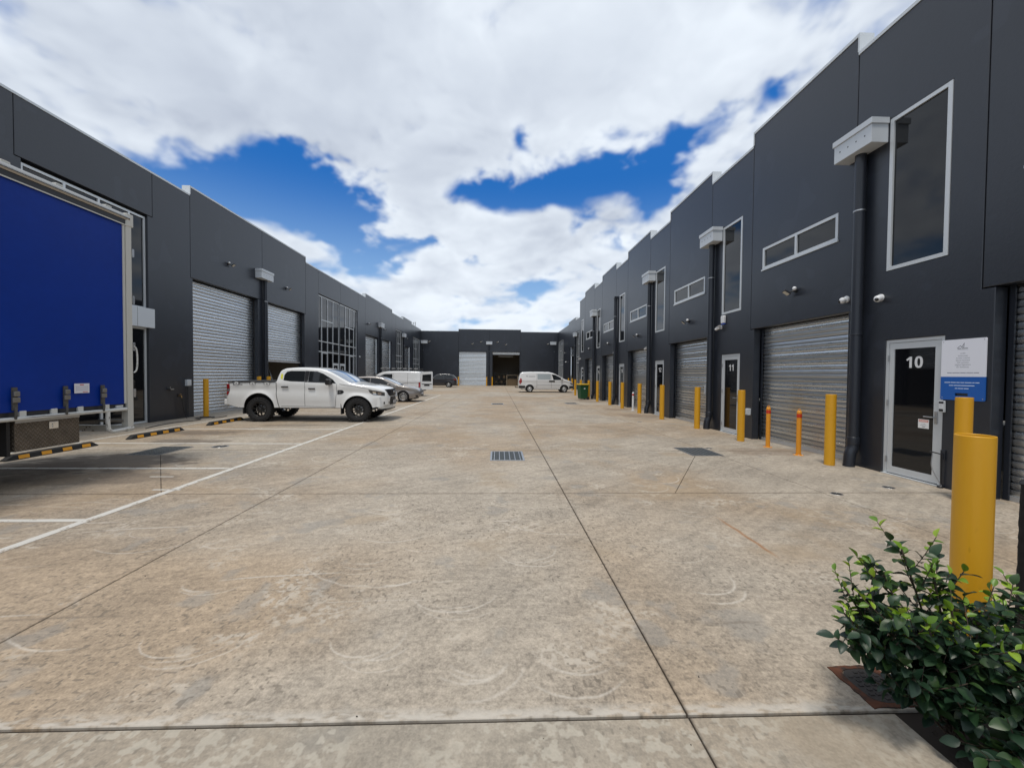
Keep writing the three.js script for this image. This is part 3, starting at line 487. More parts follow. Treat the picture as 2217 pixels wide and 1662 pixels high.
{ // set back beyond the right-hand row
  const X = 8.6, u = thing('warehouse_unit', 'dark set-back unit in the far right corner with open dark doorway', 'building', [X, 0, -57.88], TURN.right, 'set-back units beyond the right row'), s = (z) => 57.88 - z;
  wallPanel(u, [[0.2, 0], [s(57.4), 0], [s(57.4), 6.392], [s(52.9), 6.392], [s(52.9), 0], [s(48.3), 0], [s(48.3), 4.892], [s(48.9) - inset, 4.892], [s(48.9) - inset, 7.75], [0.2, 7.75]]);
  panelBox(u, s(48.9), s(44.45), 4.908, 8.05); wallPanel(u, rect(s(45.6), s(44.45) - inset, 0, 4.892));
  joint(u, s(48.9), 4.9, 7.75); joint(u, s(44.45), 0, 7.75);
  capping(u, 0, s(48.9) - 0.016, 7.75); capping(u, s(48.9) - 0.016, s(44.45) + 0.016, 8.05); capReturn(u, s(48.9), 7.75, 8.05); capReturn(u, s(44.45), 7.75, 8.05);
  rollerDoor(u, s(48.295), s(45.605), 3.9, 4.9, { ...galvLeft, pitch: 0.17 });
  shopGlass(u, [57.35, 56.5, 55.6, 54.7, 53.8, 52.95].map(s), { y1: 6.34, upper: [1, 2], doorBays: [4] });
  part('room', [bx(s(48.4), s(45.4), 0.004, 0.012, -6, -0.3), bx(s(48.4), s(45.4), 0, 6, -6.1, -6), bx(s(48.45), s(48.4), 0, 6, -6, -0.3), bx(s(45.4), s(45.35), 0, 6, -6, -0.3), bx(s(48.4), s(45.4), 5.9, 6, -6, -0.3)], M.wallDark, u);
  roofOf(u, 0, s(44.45));
  const v = thing('warehouse_unit', 'dark set-back unit just beyond the right row, with glazed strip', 'building', [X, 0, -44.45], TURN.right, 'set-back units beyond the right row'), q = (z) => 44.45 - z;
  wallPanel(v, [[inset, 0], [q(44.3), 0], [q(44.3), 6.392], [q(41.4), 6.392], [q(41.4), 0], [q(32.6), 0], [q(32.6), 7.75], [inset, 7.75]]);
  capping(v, 0.016, q(32.6), 7.75); shopGlass(v, [44.25, 43.5, 42.8, 42.1, 41.45].map(q), { y1: 6.34, upper: [1, 2], doorBays: [2] });
  rainHead(v, 0.3, 5.88, 0.9); downpipe(v, 0.2, 5.9); roofOf(v, 0, q(32.6));
}

// ---------------------------------------------------------------- fittings on the walls
const faceOf = { left: (z, out = 0.001) => [XL + out, -z, TURN.left], right: (z, out = 0.001) => [XR - out, -z, TURN.right], end: (x, out = 0.001) => [x, -57.9 + out, 0], far: (z, out = 0.001) => [8.6 - out, -z, TURN.right] };
function mount(name, label, category, side, along, y, group) { const [x, z, t] = faceOf[side](along); return thing(name, label, category, [x, y, z], t, group); }
function floodlight(side, along, y, label, aim = 1) {
  const t = mount('floodlight', label, 'floodlight', side, along, y, 'sensor floodlights on the walls');
  part('base', lathe([[0, 0.03], [0.045, 0.03], [0.05, 0.024], [0.05, 0]], 16).rotateX(Math.PI / 2), M.plasticBlack, t);
  part('sensor', new THREE.SphereGeometry(0.042, 16, 12).translate(0.05 * aim, 0.035, 0.075), M.white, t);
  part('arm', rod([0, 0, 0.03], [-0.03 * aim, -0.02, 0.10], 0.014), M.plasticBlack, t);
  const head = part('lamp_head', bx(-0.10, 0.10, -0.075, 0.075, -0.018, 0.018, 0.006).rotateX(0.9).rotateY(-0.35 * aim).translate(-0.09 * aim, -0.03, 0.15), M.plasticBlack, t);
  part('lens', bx(-0.085, 0.085, -0.06, 0.06, 0.0175, 0.0205).rotateX(0.9).rotateY(-0.35 * aim).translate(-0.09 * aim, -0.03, 0.15), M.lampLens, head);
}
floodlight('right', 8.74, 3.54, 'nearest floodlight, over the roller door with the orange posts');
floodlight('right', 13.75, 3.52, 'floodlight over the roller door between doors 11 and 12');
floodlight('right', 18.85, 3.52, 'floodlight over the roller door just beyond door 12');
floodlight('right', 23.9, 3.52, 'fourth floodlight along the right row');
floodlight('right', 28.9, 3.52, 'farthest floodlight along the right row');
floodlight('left', 16.9, 6.04, 'floodlight above the tall closed roller door on the left', -1);
floodlight('left', 21.4, 6.01, 'floodlight above the half-open roller door on the left', -1);
floodlight('left', 34.6, 5.83, 'floodlight beside the third rain head on the left, nearer side', -1);
floodlight('left', 39.4, 5.88, 'floodlight beside the third rain head on the left, farther side', -1);
floodlight('left', 49.0, 5.85, 'farthest floodlight on the left row', -1);
[[-3.64, 6.0, 'floodlight above the closed roller door at the far end'], [-2.4, 6.3, 'higher floodlight left of the middle rain head at the far end'], [-0.04, 6.3, 'higher floodlight right of the middle rain head at the far end'], [1.16, 5.93, 'floodlight above the open bay at the far end'], [-9.8, 6.25, 'floodlight by the left corner of the end wall'], [7.2, 6.1, 'floodlight by the right corner of the end wall']].forEach(([x, y, l]) => floodlight('end', x, y, l));
floodlight('far', 51.4, 4.45, 'floodlight beside the corner glazing at the far right');
function domeCamera(side, along, y, label, s = 1) {
  const t = mount('security_camera', label, 'camera', side, along, y, 'white security cameras');
  part('base', lathe([[0, 0.035], [0.055, 0.035], [0.062, 0.02], [0.062, 0]], 18).rotateX(Math.PI / 2), M.white, t);
  part('eyeball', new THREE.SphereGeometry(0.058, 18, 14).translate(0.015 * s, -0.02, 0.07), M.white, t);
  part('lens', new THREE.SphereGeometry(0.03, 14, 10).translate(0.035 * s, -0.035, 0.11), M.plasticBlack, t);
  return t;
}
function bulletCamera(side, along, y, label, s = 1) {
  const t = mount('security_camera', label, 'camera', side, along, y, 'white security cameras');
  part('bracket', [lathe([[0, 0.02], [0.05, 0.02], [0.05, 0]], 16).rotateX(Math.PI / 2), rod([0, 0, 0.02], [0, -0.02, 0.08], 0.016)], M.white, t);
  part('body', [rod([-0.06 * s, -0.01, 0.07], [0.10 * s, -0.05, 0.12], 0.036, 16), bx(-0.075, 0.12, 0.012, 0.022, 0.05, 0.14).rotateZ(-0.22 * s)], M.white, t);
  part('lens', rod([0.10 * s, -0.05, 0.12], [0.106 * s, -0.0515, 0.122], 0.028, 16), M.plasticBlack, t);
}
domeCamera('right', 6.74, 3.0, 'white eyeball camera above and left of door 10', 1);
domeCamera('right', 7.42, 3.1, 'white dome camera peeking out behind the big downpipe', -1);
bulletCamera('right', 11.7, 3.07, 'white camera under the alarm box above door 11', -1);
bulletCamera('right', 17.5, 2.85, 'small white camera at the roller door corner beyond door 12', -1);
bulletCamera('right', 22.35, 2.95, 'white bullet camera above the door beyond door 12', -1);
bulletCamera('right', 32.0, 2.95, 'farthest white camera on the right row', -1);
domeCamera('left', 32.4, 2.95, 'white dome camera on the pier right of door 3', -1);
domeCamera('far', 50.6, 3.3, 'white camera near the corner glazing at the far right', -1);
{
  const t = mount('alarm_box', 'white and blue alarm siren box above door 11', 'alarm', 'right', 11.55, 3.16);
  part('cover', slabOf([[-0.075, 0.02], [0.075, 0.02], [0.085, 0.20], [0.07, 0.235], [-0.07, 0.235], [-0.085, 0.20]], 0.07, [], 0.012).translate(0, 0, 0.072), M.white, t);
  part('strobe', bx(-0.07, 0.07, -0.025, 0.02, 0.004, 0.062, 0.008), new THREE.MeshPhysicalMaterial({ color: lin(0.02, 0.06, 0.35), roughness: 0.2 }), t);
}
{ // the sign beside door 10
  const w = 560, h = 870, c = document.createElement('canvas'); c.width = w; c.height = h; const g = c.getContext('2d');
  g.fillStyle = '#e4e6ee'; g.fillRect(0, 0, w, h); g.fillStyle = '#1c5cae'; g.fillRect(0, h * 0.615, w, h);
  g.strokeStyle = '#4a4f58'; g.lineWidth = 6; g.beginPath(); g.moveTo(205, 128); g.lineTo(245, 92); g.lineTo(262, 112); g.lineTo(292, 62); g.lineTo(288, 118); g.lineTo(262, 116); g.stroke();
  g.fillStyle = '#3d434d'; g.textAlign = 'center'; const words = (x, y, h, list) => { let a = x; for (const n of list) { g.fillRect(a, y - h, n, h); a += n + h * 0.7; } }; words(212, 138, 9, [48, 72]); g.fillStyle = '#8a909a'; g.fillRect(208, 150, 140, 3);
  g.fillStyle = '#555b66'; g.font = '25px serif'; ['CCTV', 'Intercoms', 'Access Control', 'Alarm Systems', 'POS systems', 'Digital Signature', 'ICT Solutions'].forEach((s, i) => g.fillText(s, 280, 214 + i * 32));
  g.font = 'bold 15px sans-serif'; g.fillStyle = '#565d70'; words(84, 483, 8, [62, 96, 70, 84, 64]);
  g.fillStyle = '#dfe8f5'; words(52, 622, 9, [78, 66, 44, 50, 84, 30, 50]); words(112, 664, 9, [56, 260]); words(192, 706, 9, [30, 70, 60]);
  const t = new THREE.CanvasTexture(c); t.colorSpace = THREE.SRGBColorSpace;
  const sgn = mount('wall_sign', 'white and blue notice board on the wall right of door 10', 'sign', 'right', 5.475, 1.31);
  const r = 0.02, s = new THREE.Shape(), W = 0.275, H = 0.87; s.moveTo(-W + r, 0); s.lineTo(W - r, 0); s.quadraticCurveTo(W, 0, W, r); s.lineTo(W, H - r); s.quadraticCurveTo(W, H, W - r, H); s.lineTo(-W + r, H); s.quadraticCurveTo(-W, H, -W, H - r); s.lineTo(-W, r); s.quadraticCurveTo(-W, 0, -W + r, 0);
  const hole = new THREE.Path([[-0.085, 0.062], [0.075, 0.062], [0.075, 0.102], [-0.085, 0.102]].map((p) => new THREE.Vector2(...p))); s.holes.push(hole);
  const geo = new THREE.ExtrudeGeometry(s, { depth: 0.012, bevelEnabled: false }), p = geo.attributes.position, uv = geo.attributes.uv; for (let i = 0; i < p.count; i++) uv.setXY(i, (p.getX(i) + W) / (2 * W), p.getY(i) / H);
  part('board', geo.translate(0, 0, 0.003), new THREE.MeshStandardMaterial({ map: t, roughness: 0.35 }), sgn);
  for (const [x, y] of [[-0.25, 0.845], [0.25, 0.845], [-0.25, 0.03], [0.25, 0.03]]) part('screw', new THREE.SphereGeometry(0.007, 8, 6).scale(1, 1, 0.5).translate(x, y, 0.016), M.steel, sgn);
}
{
  const t = mount('keypad', 'small grey entry keypad below the sign by door 10', 'keypad', 'right', 5.72, 1.12);
  part('case', bx(-0.042, 0.042, 0, 0.17, 0.002, 0.03, 0.006), M.frame, t);
  part('display', bx(-0.03, 0.03, 0.128, 0.158, 0.0295, 0.032), M.black, t); part('reader', bx(-0.028, 0.028, 0.012, 0.045, 0.0295, 0.032), M.black, t);
  for (let i = 0; i < 3; i++) for (let j = 0; j < 4; j++) part('key', bx(-0.027 + i * 0.02, -0.013 + i * 0.02, 0.055 + j * 0.018, 0.068 + j * 0.018, 0.0295, 0.0325), M.white, t);
  const c = document.createElement('canvas'); c.width = 256; c.height = 220; const g = c.getContext('2d'); g.fillStyle = '#e8e8e6'; g.fillRect(0, 0, 256, 220); g.fillStyle = '#c8502a'; g.fillRect(18, 14, 220, 52); g.fillStyle = '#fff'; g.font = 'bold 42px sans-serif'; g.textAlign = 'center'; g.fillText('WARNING', 128, 55, 200); g.fillStyle = '#445'; g.font = '26px sans-serif'; g.fillText('CCTV IN', 128, 120); g.fillText('OPERATION', 128, 155); g.fillRect(90, 175, 76, 14);
  const ct = new THREE.CanvasTexture(c); ct.colorSpace = THREE.SRGBColorSpace;
  const s = mount('door_sticker', 'white and red warning sticker low on the glass of door 10', 'sticker', 'right', 6.02, 0.84);
  s.position.x += 0.038; const pg = new THREE.BoxGeometry(0.16, 0.14, 0.0015); part('print', pg.translate(0, 0.07, 0), new THREE.MeshStandardMaterial({ map: ct, roughness: 0.5 }), s);
}
{ // door closer chain and bolt at the foot of door 10
  const t = mount('door_hook', 'dark hold-open hook and chain low on the wall beside door 10', 'hook', 'right', 5.69, 0);
  part('plate', bx(-0.03, 0.03, 0.42, 0.56, 0.002, 0.02, 0.004), M.pipe, t); part('rod', [rod([0, 0.02, 0.03], [0.0, 0.5, 0.04], 0.009), rod([0, 0.5, 0.04], [-0.12, 0.52, 0.08], 0.009)], M.plasticBlack, t);
  part('chain', tube([[-0.1, 0.5, 0.06], [-0.09, 0.3, 0.08], [-0.03, 0.12, 0.05], [0.01, 0.03, 0.03]], 0.006, 20, 6), M.steel, t); part('castor', [lathe([[0, 0.03], [0.035, 0.03], [0.035, 0]], 12).translate(0, 0.004, 0.04)], M.plasticBlack, t);
}
function socketBox(side, along, y, label, w = 0.11, h = 0.17) { const t = mount('power_box', label, 'box', side, along, y, 'weatherproof boxes on the walls'); part('case', bx(-w / 2, w / 2, 0, h, 0.002, 0.085, 0.008), M.whiteMetal, t); part('flap', bx(-w / 2 + 0.012, w / 2 - 0.012, 0.02, h - 0.02, 0.0845, 0.094, 0.004), M.frame, t); return t; }
socketBox('right', 10.28, 0.62, 'pale weatherproof box beside the bollard at door 11');
socketBox('right', 12.42, 1.05, 'narrow pale box on the edge of the roller door beyond door 11', 0.06, 0.3);
{
  const t = socketBox('left', 14.66, 1.13, 'pale grey power box on the pier left of the closed roller door', 0.2, 0.22);
  part('conduit', rod([0, 0.01, 0.035], [0, -1.125, 0.035], 0.014), M.pipe, t);
  const s = mount('garden_tap', 'brass tap with timer and black hose on the left pier', 'tap', 'left', 14.28, 0.78);
  part('plate', bx(-0.06, 0.06, -0.03, 0.08, 0.002, 0.012), M.plasticBlack, s); part('spout', [rod([0, 0.02, 0.012], [0, 0.02, 0.10], 0.016), rod([0, 0.02, 0.09], [0, -0.06, 0.11], 0.014), rod([-0.03, 0.07, 0.07], [0.03, 0.07, 0.07], 0.008)], new THREE.MeshStandardMaterial({ color: lin(0.45, 0.28, 0.10), metalness: 0.8, roughness: 0.4 }), s);
  part('hose_tail', tube([[0, -0.05, 0.11], [0.02, -0.3, 0.13], [0.08, -0.6, 0.14], [0.1, -0.772, 0.2]], 0.011, 20, 6), M.plasticBlack, s);
  const b = mount('hose_bracket', 'small steel hose bracket high on the left pier', 'bracket', 'left', 13.9, 1.02); part('bracket', [bx(-0.08, 0.08, 0.0, 0.03, 0.002, 0.09), bx(-0.08, -0.06, 0.0, 0.10, 0.002, 0.09)], M.steel, b);
  const h = thing('garden_hose', 'thin black hose lying along the foot of the left pier', 'hose', [-10.2, 0, -13]);
  const L = (x, d, y = 0.013) => [x + 10.2, y, 13 - d];
  part('hose', tube([L(-9.97, 11.7), L(-10.1, 12.1), L(-10.25, 12.75), L(-10.2, 13.3), L(-10.06, 13.71), L(-10.1, 14.0), L(-10.55, 14.35), L(-10.45, 14.75), L(-10.1, 14.5, 0.03), L(-10.2, 14.2, 0.03), L(-10.5, 14.5, 0.035), L(-10.2, 14.8), L(-10.05, 14.46), L(-9.96, 15.0), L(-10.1, 15.3)], 0.012, 160, 6), M.plasticBlack, h);
}

// ---------------------------------------------------------------- bollards
{
  const body = lathe([[0.07, 1.05], [0.076, 1.05], [0.076, 1.278], [0.079, 1.282], [0.083, 1.281], [0.0845, 1.275], [0.0845, 0.001]], 30);
  let first;
  const put = (x, d, label, h = 1) => { const b = first ? copy(first, label) : (first = tag(part(numbered('yellow_bollard'), body, M.yellow, scene), label, 'bollard', 'yellow pipe bollards')); b.position.set(x, 0, -d); b.rotation.y = x * 7 + d; b.scale.y = h; };
  put(2.76, 2.22, 'big yellow pipe bollard in the foreground behind the shrub', 1.01);
  put(6.15, 5.08, 'yellow pipe bollard in front of the blue white sign', 1.07);
  put(6.16, 7.21, 'yellow pipe bollard right of the two orange posts', 1.02);
  put(6.13, 9.89, 'yellow pipe bollard between door 11 and the orange posts');
  put(6.18, 12.22, 'yellow pipe bollard just left of door 11, at the next roller door');
  put(6.15, 14.83, 'yellow pipe bollard in front of door 12'); put(6.15, 17.22, 'yellow pipe bollard right of the white post'); put(6.15, 19.64, 'yellow pipe bollard left of the white post');
  put(6.15, 21.85, 'yellow pipe bollard midway between the white post and the green bin'); put(6.15, 24.62, 'yellow pipe bollard nearest the green bin, on its right'); put(6.15, 26.98, 'yellow pipe bollard half hidden behind the green bin');
  put(6.15, 29.6, 'yellow pipe bollard beyond the green bin'); put(6.2, 32.0, 'farthest yellow bollard of the right row'); put(7.9, 42.5, 'yellow bollard ahead of the far white van'); put(8.0, 45.3, 'small far yellow bollard at the dark doorway');
  put(-10.6, 14.95, 'yellow pipe bollard at the left edge of the closed roller door', 1.07); put(-10.6, 18.2, 'yellow bollard top showing behind the pickup tray, left one', 1.13); put(-10.6, 18.95, 'yellow bollard top showing behind the pickup tray, right one', 1.13);
  put(-10.5, 33.7, 'yellow bollard top above the silver hatchback roof'); put(-10.5, 31.6, 'yellow bollard by the pier behind the pickup windscreen');
  put(-5.62, 57.3, 'yellow bollard left of the closed door at the far end'); put(-1.62, 57.3, 'yellow bollard right of the closed door at the far end'); put(-0.83, 57.3, 'yellow bollard left of the open bay at the far end'); put(3.1, 57.3, 'yellow bollard right of the open bay at the far end');
  const small = (x, d, label, colour, h) => {
    const t = thing('post_bollard', label, 'bollard', [x, 0, -d], d, 'small bolt-down posts');
    part('base_plate', lathe([[0, 0.012], [0.085, 0.012], [0.09, 0.009], [0.09, 0.001]], 20), colour, t);
    part('post', lathe([[0.046, 0.012], [0.046, h - 0.06], [0.043, h - 0.04], [0.03, h - 0.028], [0, h - 0.026]], 20), colour, t);
    part('reflective_band', lathe([[0.0455, h - 0.17], [0.0478, h - 0.168], [0.0478, h - 0.092], [0.0455, h - 0.09]], 20), M.red, t);
    part('lock_ring', new THREE.TorusGeometry(0.022, 0.006, 6, 14).translate(0, h - 0.012, 0), colour, t);
    for (let i = 0; i < 4; i++) part('bolt', lathe([[0, 0.022], [0.01, 0.022], [0.01, 0.012]], 6).translate(0.068 * Math.cos(i * 1.571 + 0.8), 0, 0.068 * Math.sin(i * 1.571 + 0.8)), M.steel, t);
  };
  small(6.24, 9.03, 'thin orange bolt-down post, the left one of two', M.orange, 0.95); small(6.26, 8.11, 'thin orange bolt-down post, the right one of two', M.orange, 0.95); small(6.3, 18.5, 'thin white bolt-down post with red top', M.white, 0.87);
}
// ---------------------------------------------------------------- wheel stops
{
  const prof = [[-0.075, 0], [-0.055, 0.085], [-0.03, 0.10], [0.03, 0.10], [0.055, 0.085], [0.075, 0]], L = 0.825;
  let first; const yel = new THREE.MeshStandardMaterial({ color: lin(0.72, 0.33, 0.02), roughness: 0.5 });
  const make = () => {
    const t = thing('wheel_stop', '', 'wheel stop', [0, 0, 0], 0, 'black and yellow wheel stops');
    const pos = [], idx = [], ring = (z, k) => { for (const [x, y] of prof) pos.push(x * (k < 0.6 ? 0.9 : 1), y * k + 0.001, z); };
    ring(-L, 0.2); ring(-L + 0.11, 1); ring(L - 0.11, 1); ring(L, 0.2); const n = prof.length;
    for (let r = 0; r < 3; r++) for (let i = 0; i < n; i++) { const a = r * n + i, b = r * n + (i + 1) % n; idx.push(a, b, a + n, b, b + n, a + n); }
    for (let i = 1; i < n - 1; i++) idx.push(0, i + 1, i, 3 * n, 3 * n + i, 3 * n + i + 1);
    const g = new THREE.BufferGeometry(); g.setAttribute('position', new THREE.Float32BufferAttribute(pos, 3)); g.setIndex(idx);
    const ng = g.toNonIndexed(); ng.computeVertexNormals(); part('rubber_body', ng, M.rubber, t);
    for (let i = 0; i < 4; i++) { const z = -0.56 + i * 0.373; for (const s of [1]) { const q = new THREE.BoxGeometry(0.004, 0.066, 0.17).translate(0, 0.0, 0).rotateZ(s * 0.23); part('reflector', q.translate(s * 0.0685, 0.047, z), yel, t); } }
    return t;
  };
  [[8.22, 'black and yellow wheel stop under the blue truck toolbox'], [10.63, 'black and yellow wheel stop in the bay beside the drain grate'], [13.26, 'black and yellow wheel stop left of the pickup rear wheel']].forEach(([d, label]) => { const t = first ? copy(first, label) : (first = make()); t.userData.label = label; t.position.set(-8.77, 0, -d); });
}
{ // wheelie bin
  const t = thing('wheelie_bin', 'dark green wheelie bin with yellow lid among the bollards', 'bin', [5.68, 0, -26.7], -Math.PI / 2 + 0.25);
  const green = new THREE.MeshStandardMaterial({ color: lin(0.012, 0.075, 0.028), roughness: 0.5 }), lidM = new THREE.MeshStandardMaterial({ color: lin(0.62, 0.40, 0.03), roughness: 0.5 });
  const g = new RoundedBoxGeometry(0.56, 0.92, 0.62, 3, 0.04), p = g.attributes.position; for (let i = 0; i < p.count; i++) { const k = lerp(0.80, 1, (p.getY(i) + 0.46) / 0.92); p.setX(i, p.getX(i) * k); p.setZ(i, p.getZ(i) * k); } g.computeVertexNormals();
  part('tub', g.translate(0, 0.52, 0), green, t);
  part('rim', bx(-0.295, 0.295, 0.93, 0.985, -0.325, 0.325, 0.01), green, t);
  const lid = part('lid', bx(-0.31, 0.31, 0.975, 1.06, -0.34, 0.345, 0.03), lidM, t); part('handle', rod([-0.24, 1.0, -0.37], [0.24, 1.0, -0.37], 0.016), green, lid);
  for (const s of [-1, 1]) part('wheel', new THREE.CylinderGeometry(0.1, 0.1, 0.05, 20).rotateZ(Math.PI / 2).translate(s * 0.25, 0.1, -0.26), M.rubber, t);
  part('emblem', new THREE.CircleGeometry(0.05, 16).scale(1.3, 0.8, 1).rotateY(Math.PI / 2).translate(0.2775, 0.74, 0.0), M.white, t);
}
// ---------------------------------------------------------------- what stands inside the open bays
{
  const rack = (x, z, label, w = 2.0, turn = 0) => { const t = thing('storage_rack', label, 'rack', [x, 0.014, z], turn, 'racks inside the open bays'); for (const s of [-1, 1]) for (const q of [-1, 1]) part('post', bx(s * w / 2 - 0.03, s * w / 2 + 0.03, 0, 2.1, q * 0.4 - 0.03, q * 0.4 + 0.03), M.pipe, t); for (const y of [0.3, 1.0, 1.7]) { part('shelf', bx(-w / 2, w / 2, y, y + 0.05, -0.37, 0.37), M.pipe, t); } for (let i = 0; i < 5; i++) { const a = -w / 2 + 0.1 + i * w / 5.2; part('carton', bx(a, a + w / 6.5, 0.352 + (i % 2 ? 0.7 : 0), 0.352 + (i % 2 ? 0.7 : 0) + rr(0.25, 0.45), -0.25, 0.25), M.carton, t); } };
  M.carton = new THREE.MeshStandardMaterial({ color: lin(0.20, 0.14, 0.08), roughness: 0.9 });
  rack(0.5, -60.5, 'dark storage rack at the left inside the open end bay', 2.0); rack(-14.2, -20.6, 'storage rack inside the half-open left bay', 1.6, Math.PI / 2);
  const t = thing('work_table', 'timber framed table with brown cartons in the open end bay', 'table', [2.1, 0.014, -59.6]); const wood = new THREE.MeshStandardMaterial({ color: lin(0.42, 0.33, 0.22), roughness: 0.7 });
  part('top', bx(-0.85, 0.85, 1.5, 1.56, -0.4, 0.4), wood, t); for (const s of [-1, 1]) for (const q of [-1, 1]) part('leg', bx(s * 0.8 - 0.04, s * 0.8 + 0.04, 0, 1.5, q * 0.34 - 0.04, q * 0.34 + 0.04), wood, t); part('carton', bx(-0.7, 0.7, 0.0, 0.95, -0.3, 0.3), M.carton, t); part('lower_shelf', bx(-0.75, 0.75, 1.0, 1.03, -0.3, 0.3), M.carton, t);
  const l = thing('ceiling_batten', 'long pale light fitting under the roof of the open end bay', 'light fitting', [1.1, 4.25, -60]); part('tray', bx(-1.1, 1.1, 0, 0.14, -0.1, 0.1, 0.02), M.whiteMetal, l); part('hanger', [rod([-0.9, 0.14, 0], [-0.9, 2.45, 0], 0.01), rod([0.9, 0.14, 0], [0.9, 2.45, 0], 0.01)], M.steel, l);
  const ld = thing('ladder', 'grey ladder leaning inside the half-open left bay', 'ladder', [-12.6, 0.014, -22.2], Math.PI / 2); const rl = []; for (const s of [-1, 1]) rl.push(rod([s * 0.2, 0, 0.6], [s * 0.2, 2.8, -0.2], 0.025)); part('rail', rl[0], M.steel, ld); part('rail', rl[1], M.steel, ld); for (let i = 1; i < 9; i++) part('rung', rod([-0.2, i * 0.3, 0.6 - i * 0.0857], [0.2, i * 0.3, 0.6 - i * 0.0857], 0.015), M.steel, ld);
}

// ---------------------------------------------------------------- vehicles
// a body is lofted from a side profile: x forward from the rear axle, y up, z to the sides
function curve(pts) { return (x) => { // monotone cubic through the points
  const n = pts.length; if (x <= pts[0][0]) return pts[0][1]; if (x >= pts[n - 1][0]) return pts[n - 1][1];
  let i = 0; while (x > pts[i + 1][0]) i++;
  const sl = (k) => (pts[k + 1][1] - pts[k][1]) / (pts[k + 1][0] - pts[k][0]), tg = (k) => { if (k === 0) return sl(0); if (k === n - 1) return sl(n - 2); const a = sl(k - 1), b = sl(k); return a * b <= 0 ? 0 : 2 * a * b / (a + b); };
  const h = pts[i + 1][0] - pts[i][0], t = (x - pts[i][0]) / h, t2 = t * t, t3 = t2 * t;
  return (2 * t3 - 3 * t2 + 1) * pts[i][1] + (t3 - 2 * t2 + t) * h * tg(i) + (-2 * t3 + 3 * t2) * pts[i + 1][1] + (t3 - t2) * h * tg(i + 1);
}; }
function carShape(o) { // o: top, xr, xf, sill, w, belt, tumble, arches, round, nose, tail
  const top = curve(o.top), belt = typeof o.belt === 'number' ? () => o.belt : curve(o.belt);
  const bot = (x) => { let y = o.sill + (o.rise ?? 0.12) * (sst(o.xf - 0.55, o.xf, x) + sst(o.xr + 0.5, o.xr, x)); for (const a of o.arches) { const d = Math.abs(x - a.x); if (d < a.r) y = Math.max(y, a.y + Math.sqrt(a.r * a.r - d * d)); } return Math.min(y, top(x) - 0.05); };
  const plan = (x) => { const f = clamp((x - (o.xf - o.nose[0])) / o.nose[0]), r = clamp(((o.xr + o.tail[0]) - x) / o.tail[0]); return 1 - o.nose[1] * (1 - Math.sqrt(1 - f * f * 0.98)) - o.tail[1] * (1 - Math.sqrt(1 - r * r * 0.98)); };
  const hw = (x, y) => { const b = belt(x); let z = o.w / 2; if (y > b) z -= (y - b) * o.tumble + 0.012 * sst(b, b + 0.05, y); else { const q = (b - y) / (b - o.sill); z -= 0.030 * sst(0.55, 1.05, q) + 0.016 * Math.exp(-(((q - 0.28) / 0.12) ** 2)); }
    for (const a of o.arches) { const d = Math.hypot(x - a.x, y - a.y); if (o.flare) z += o.flare * Math.exp(-(((d - a.r) / 0.07) ** 2)) * (y < b ? 1 : 0); }
    return z * plan(x); };
  const crown = o.crown ?? 0.035, rad = o.round ?? 0.09;
  const sec = (x) => { const yt = top(x), yb = bot(x), r = Math.min(rad, (yt - yb) * 0.45), pts = []; const ys = yt - r; for (let i = 0; i <= 12; i++) { const y = lerp(yb, ys, i / 12); pts.push([y, hw(x, y)]); } const z0 = hw(x, ys); for (let i = 1; i <= 4; i++) { const a = i / 4 * Math.PI / 2; pts.push([ys + r * Math.sin(a), z0 - r * (1 - Math.cos(a))]); } const z1 = z0 - r; for (let i = 1; i <= 4; i++) { const z = z1 * (1 - i / 4); pts.push([yt + crown * (1 - (z / z1) ** 2) * Math.min(1, (yt - yb) / 0.6), z]); } return pts; };
  return { top, bot, hw, sec, crown, rad, o };
}
function xsOf(o) { const s = new Set(); const add = (x) => s.add(Math.round(clamp(x, o.xr, o.xf) * 1000) / 1000); for (let x = o.xr; x <= o.xf; x += 0.07) add(x); for (const [x] of o.top) { add(x); add(x - 0.02); add(x + 0.02); } for (let i = 0; i < 9; i++) { const t = 1 - (i / 8) ** 2; add(o.xf - o.nose[0] * (1 - t) * 0.5); add(o.xr + o.tail[0] * (1 - t) * 0.5); } for (const a of o.arches) for (let i = 0; i <= 26; i++) add(a.x - a.r * Math.cos(i / 26 * Math.PI) * 1.0001); add(o.xf); return [...s].sort((a, b) => a - b); }
function bodyGeo(S) {
  const xs = xsOf(S.o), pos = [], idx = [], under = [], uidx = []; let m = 0;
  xs.forEach((x) => { const h = S.sec(x), ring = [...h, ...h.slice(0, -1).reverse().map(([y, z]) => [y, -z])]; m = ring.length; for (const [y, z] of ring) pos.push(x, y, z); under.push(x, h[0][0], h[0][1], x, h[0][0], -h[0][1]); });
  for (let i = 0; i < xs.length - 1; i++) for (let j = 0; j < m - 1; j++) { const a = i * m + j; idx.push(a, a + 1, a + m, a + 1, a + m + 1, a + m); }
  for (let i = 0; i < xs.length - 1; i++) { const a = i * 2; uidx.push(a, a + 2, a + 1, a + 1, a + 2, a + 3); }
  for (const e of [0, xs.length - 1]) { const b = e * m; for (let j = 0; j < Math.floor(m / 2); j++) { const a = b + j, c = b + m - 1 - j; if (e) idx.push(a, a + 1, c, a + 1, c - 1, c); else idx.push(a, c, a + 1, a + 1, c, c - 1); } }
  const g = new THREE.BufferGeometry(); g.setAttribute('position', new THREE.Float32BufferAttribute(pos, 3)); g.setIndex(idx);
  const u = new THREE.BufferGeometry(); u.setAttribute('position', new THREE.Float32BufferAttribute(under, 3)); u.setIndex(uidx); const un = u.toNonIndexed(); un.computeVertexNormals();
  return [toCreasedNormals(g, 0.62), un];
}
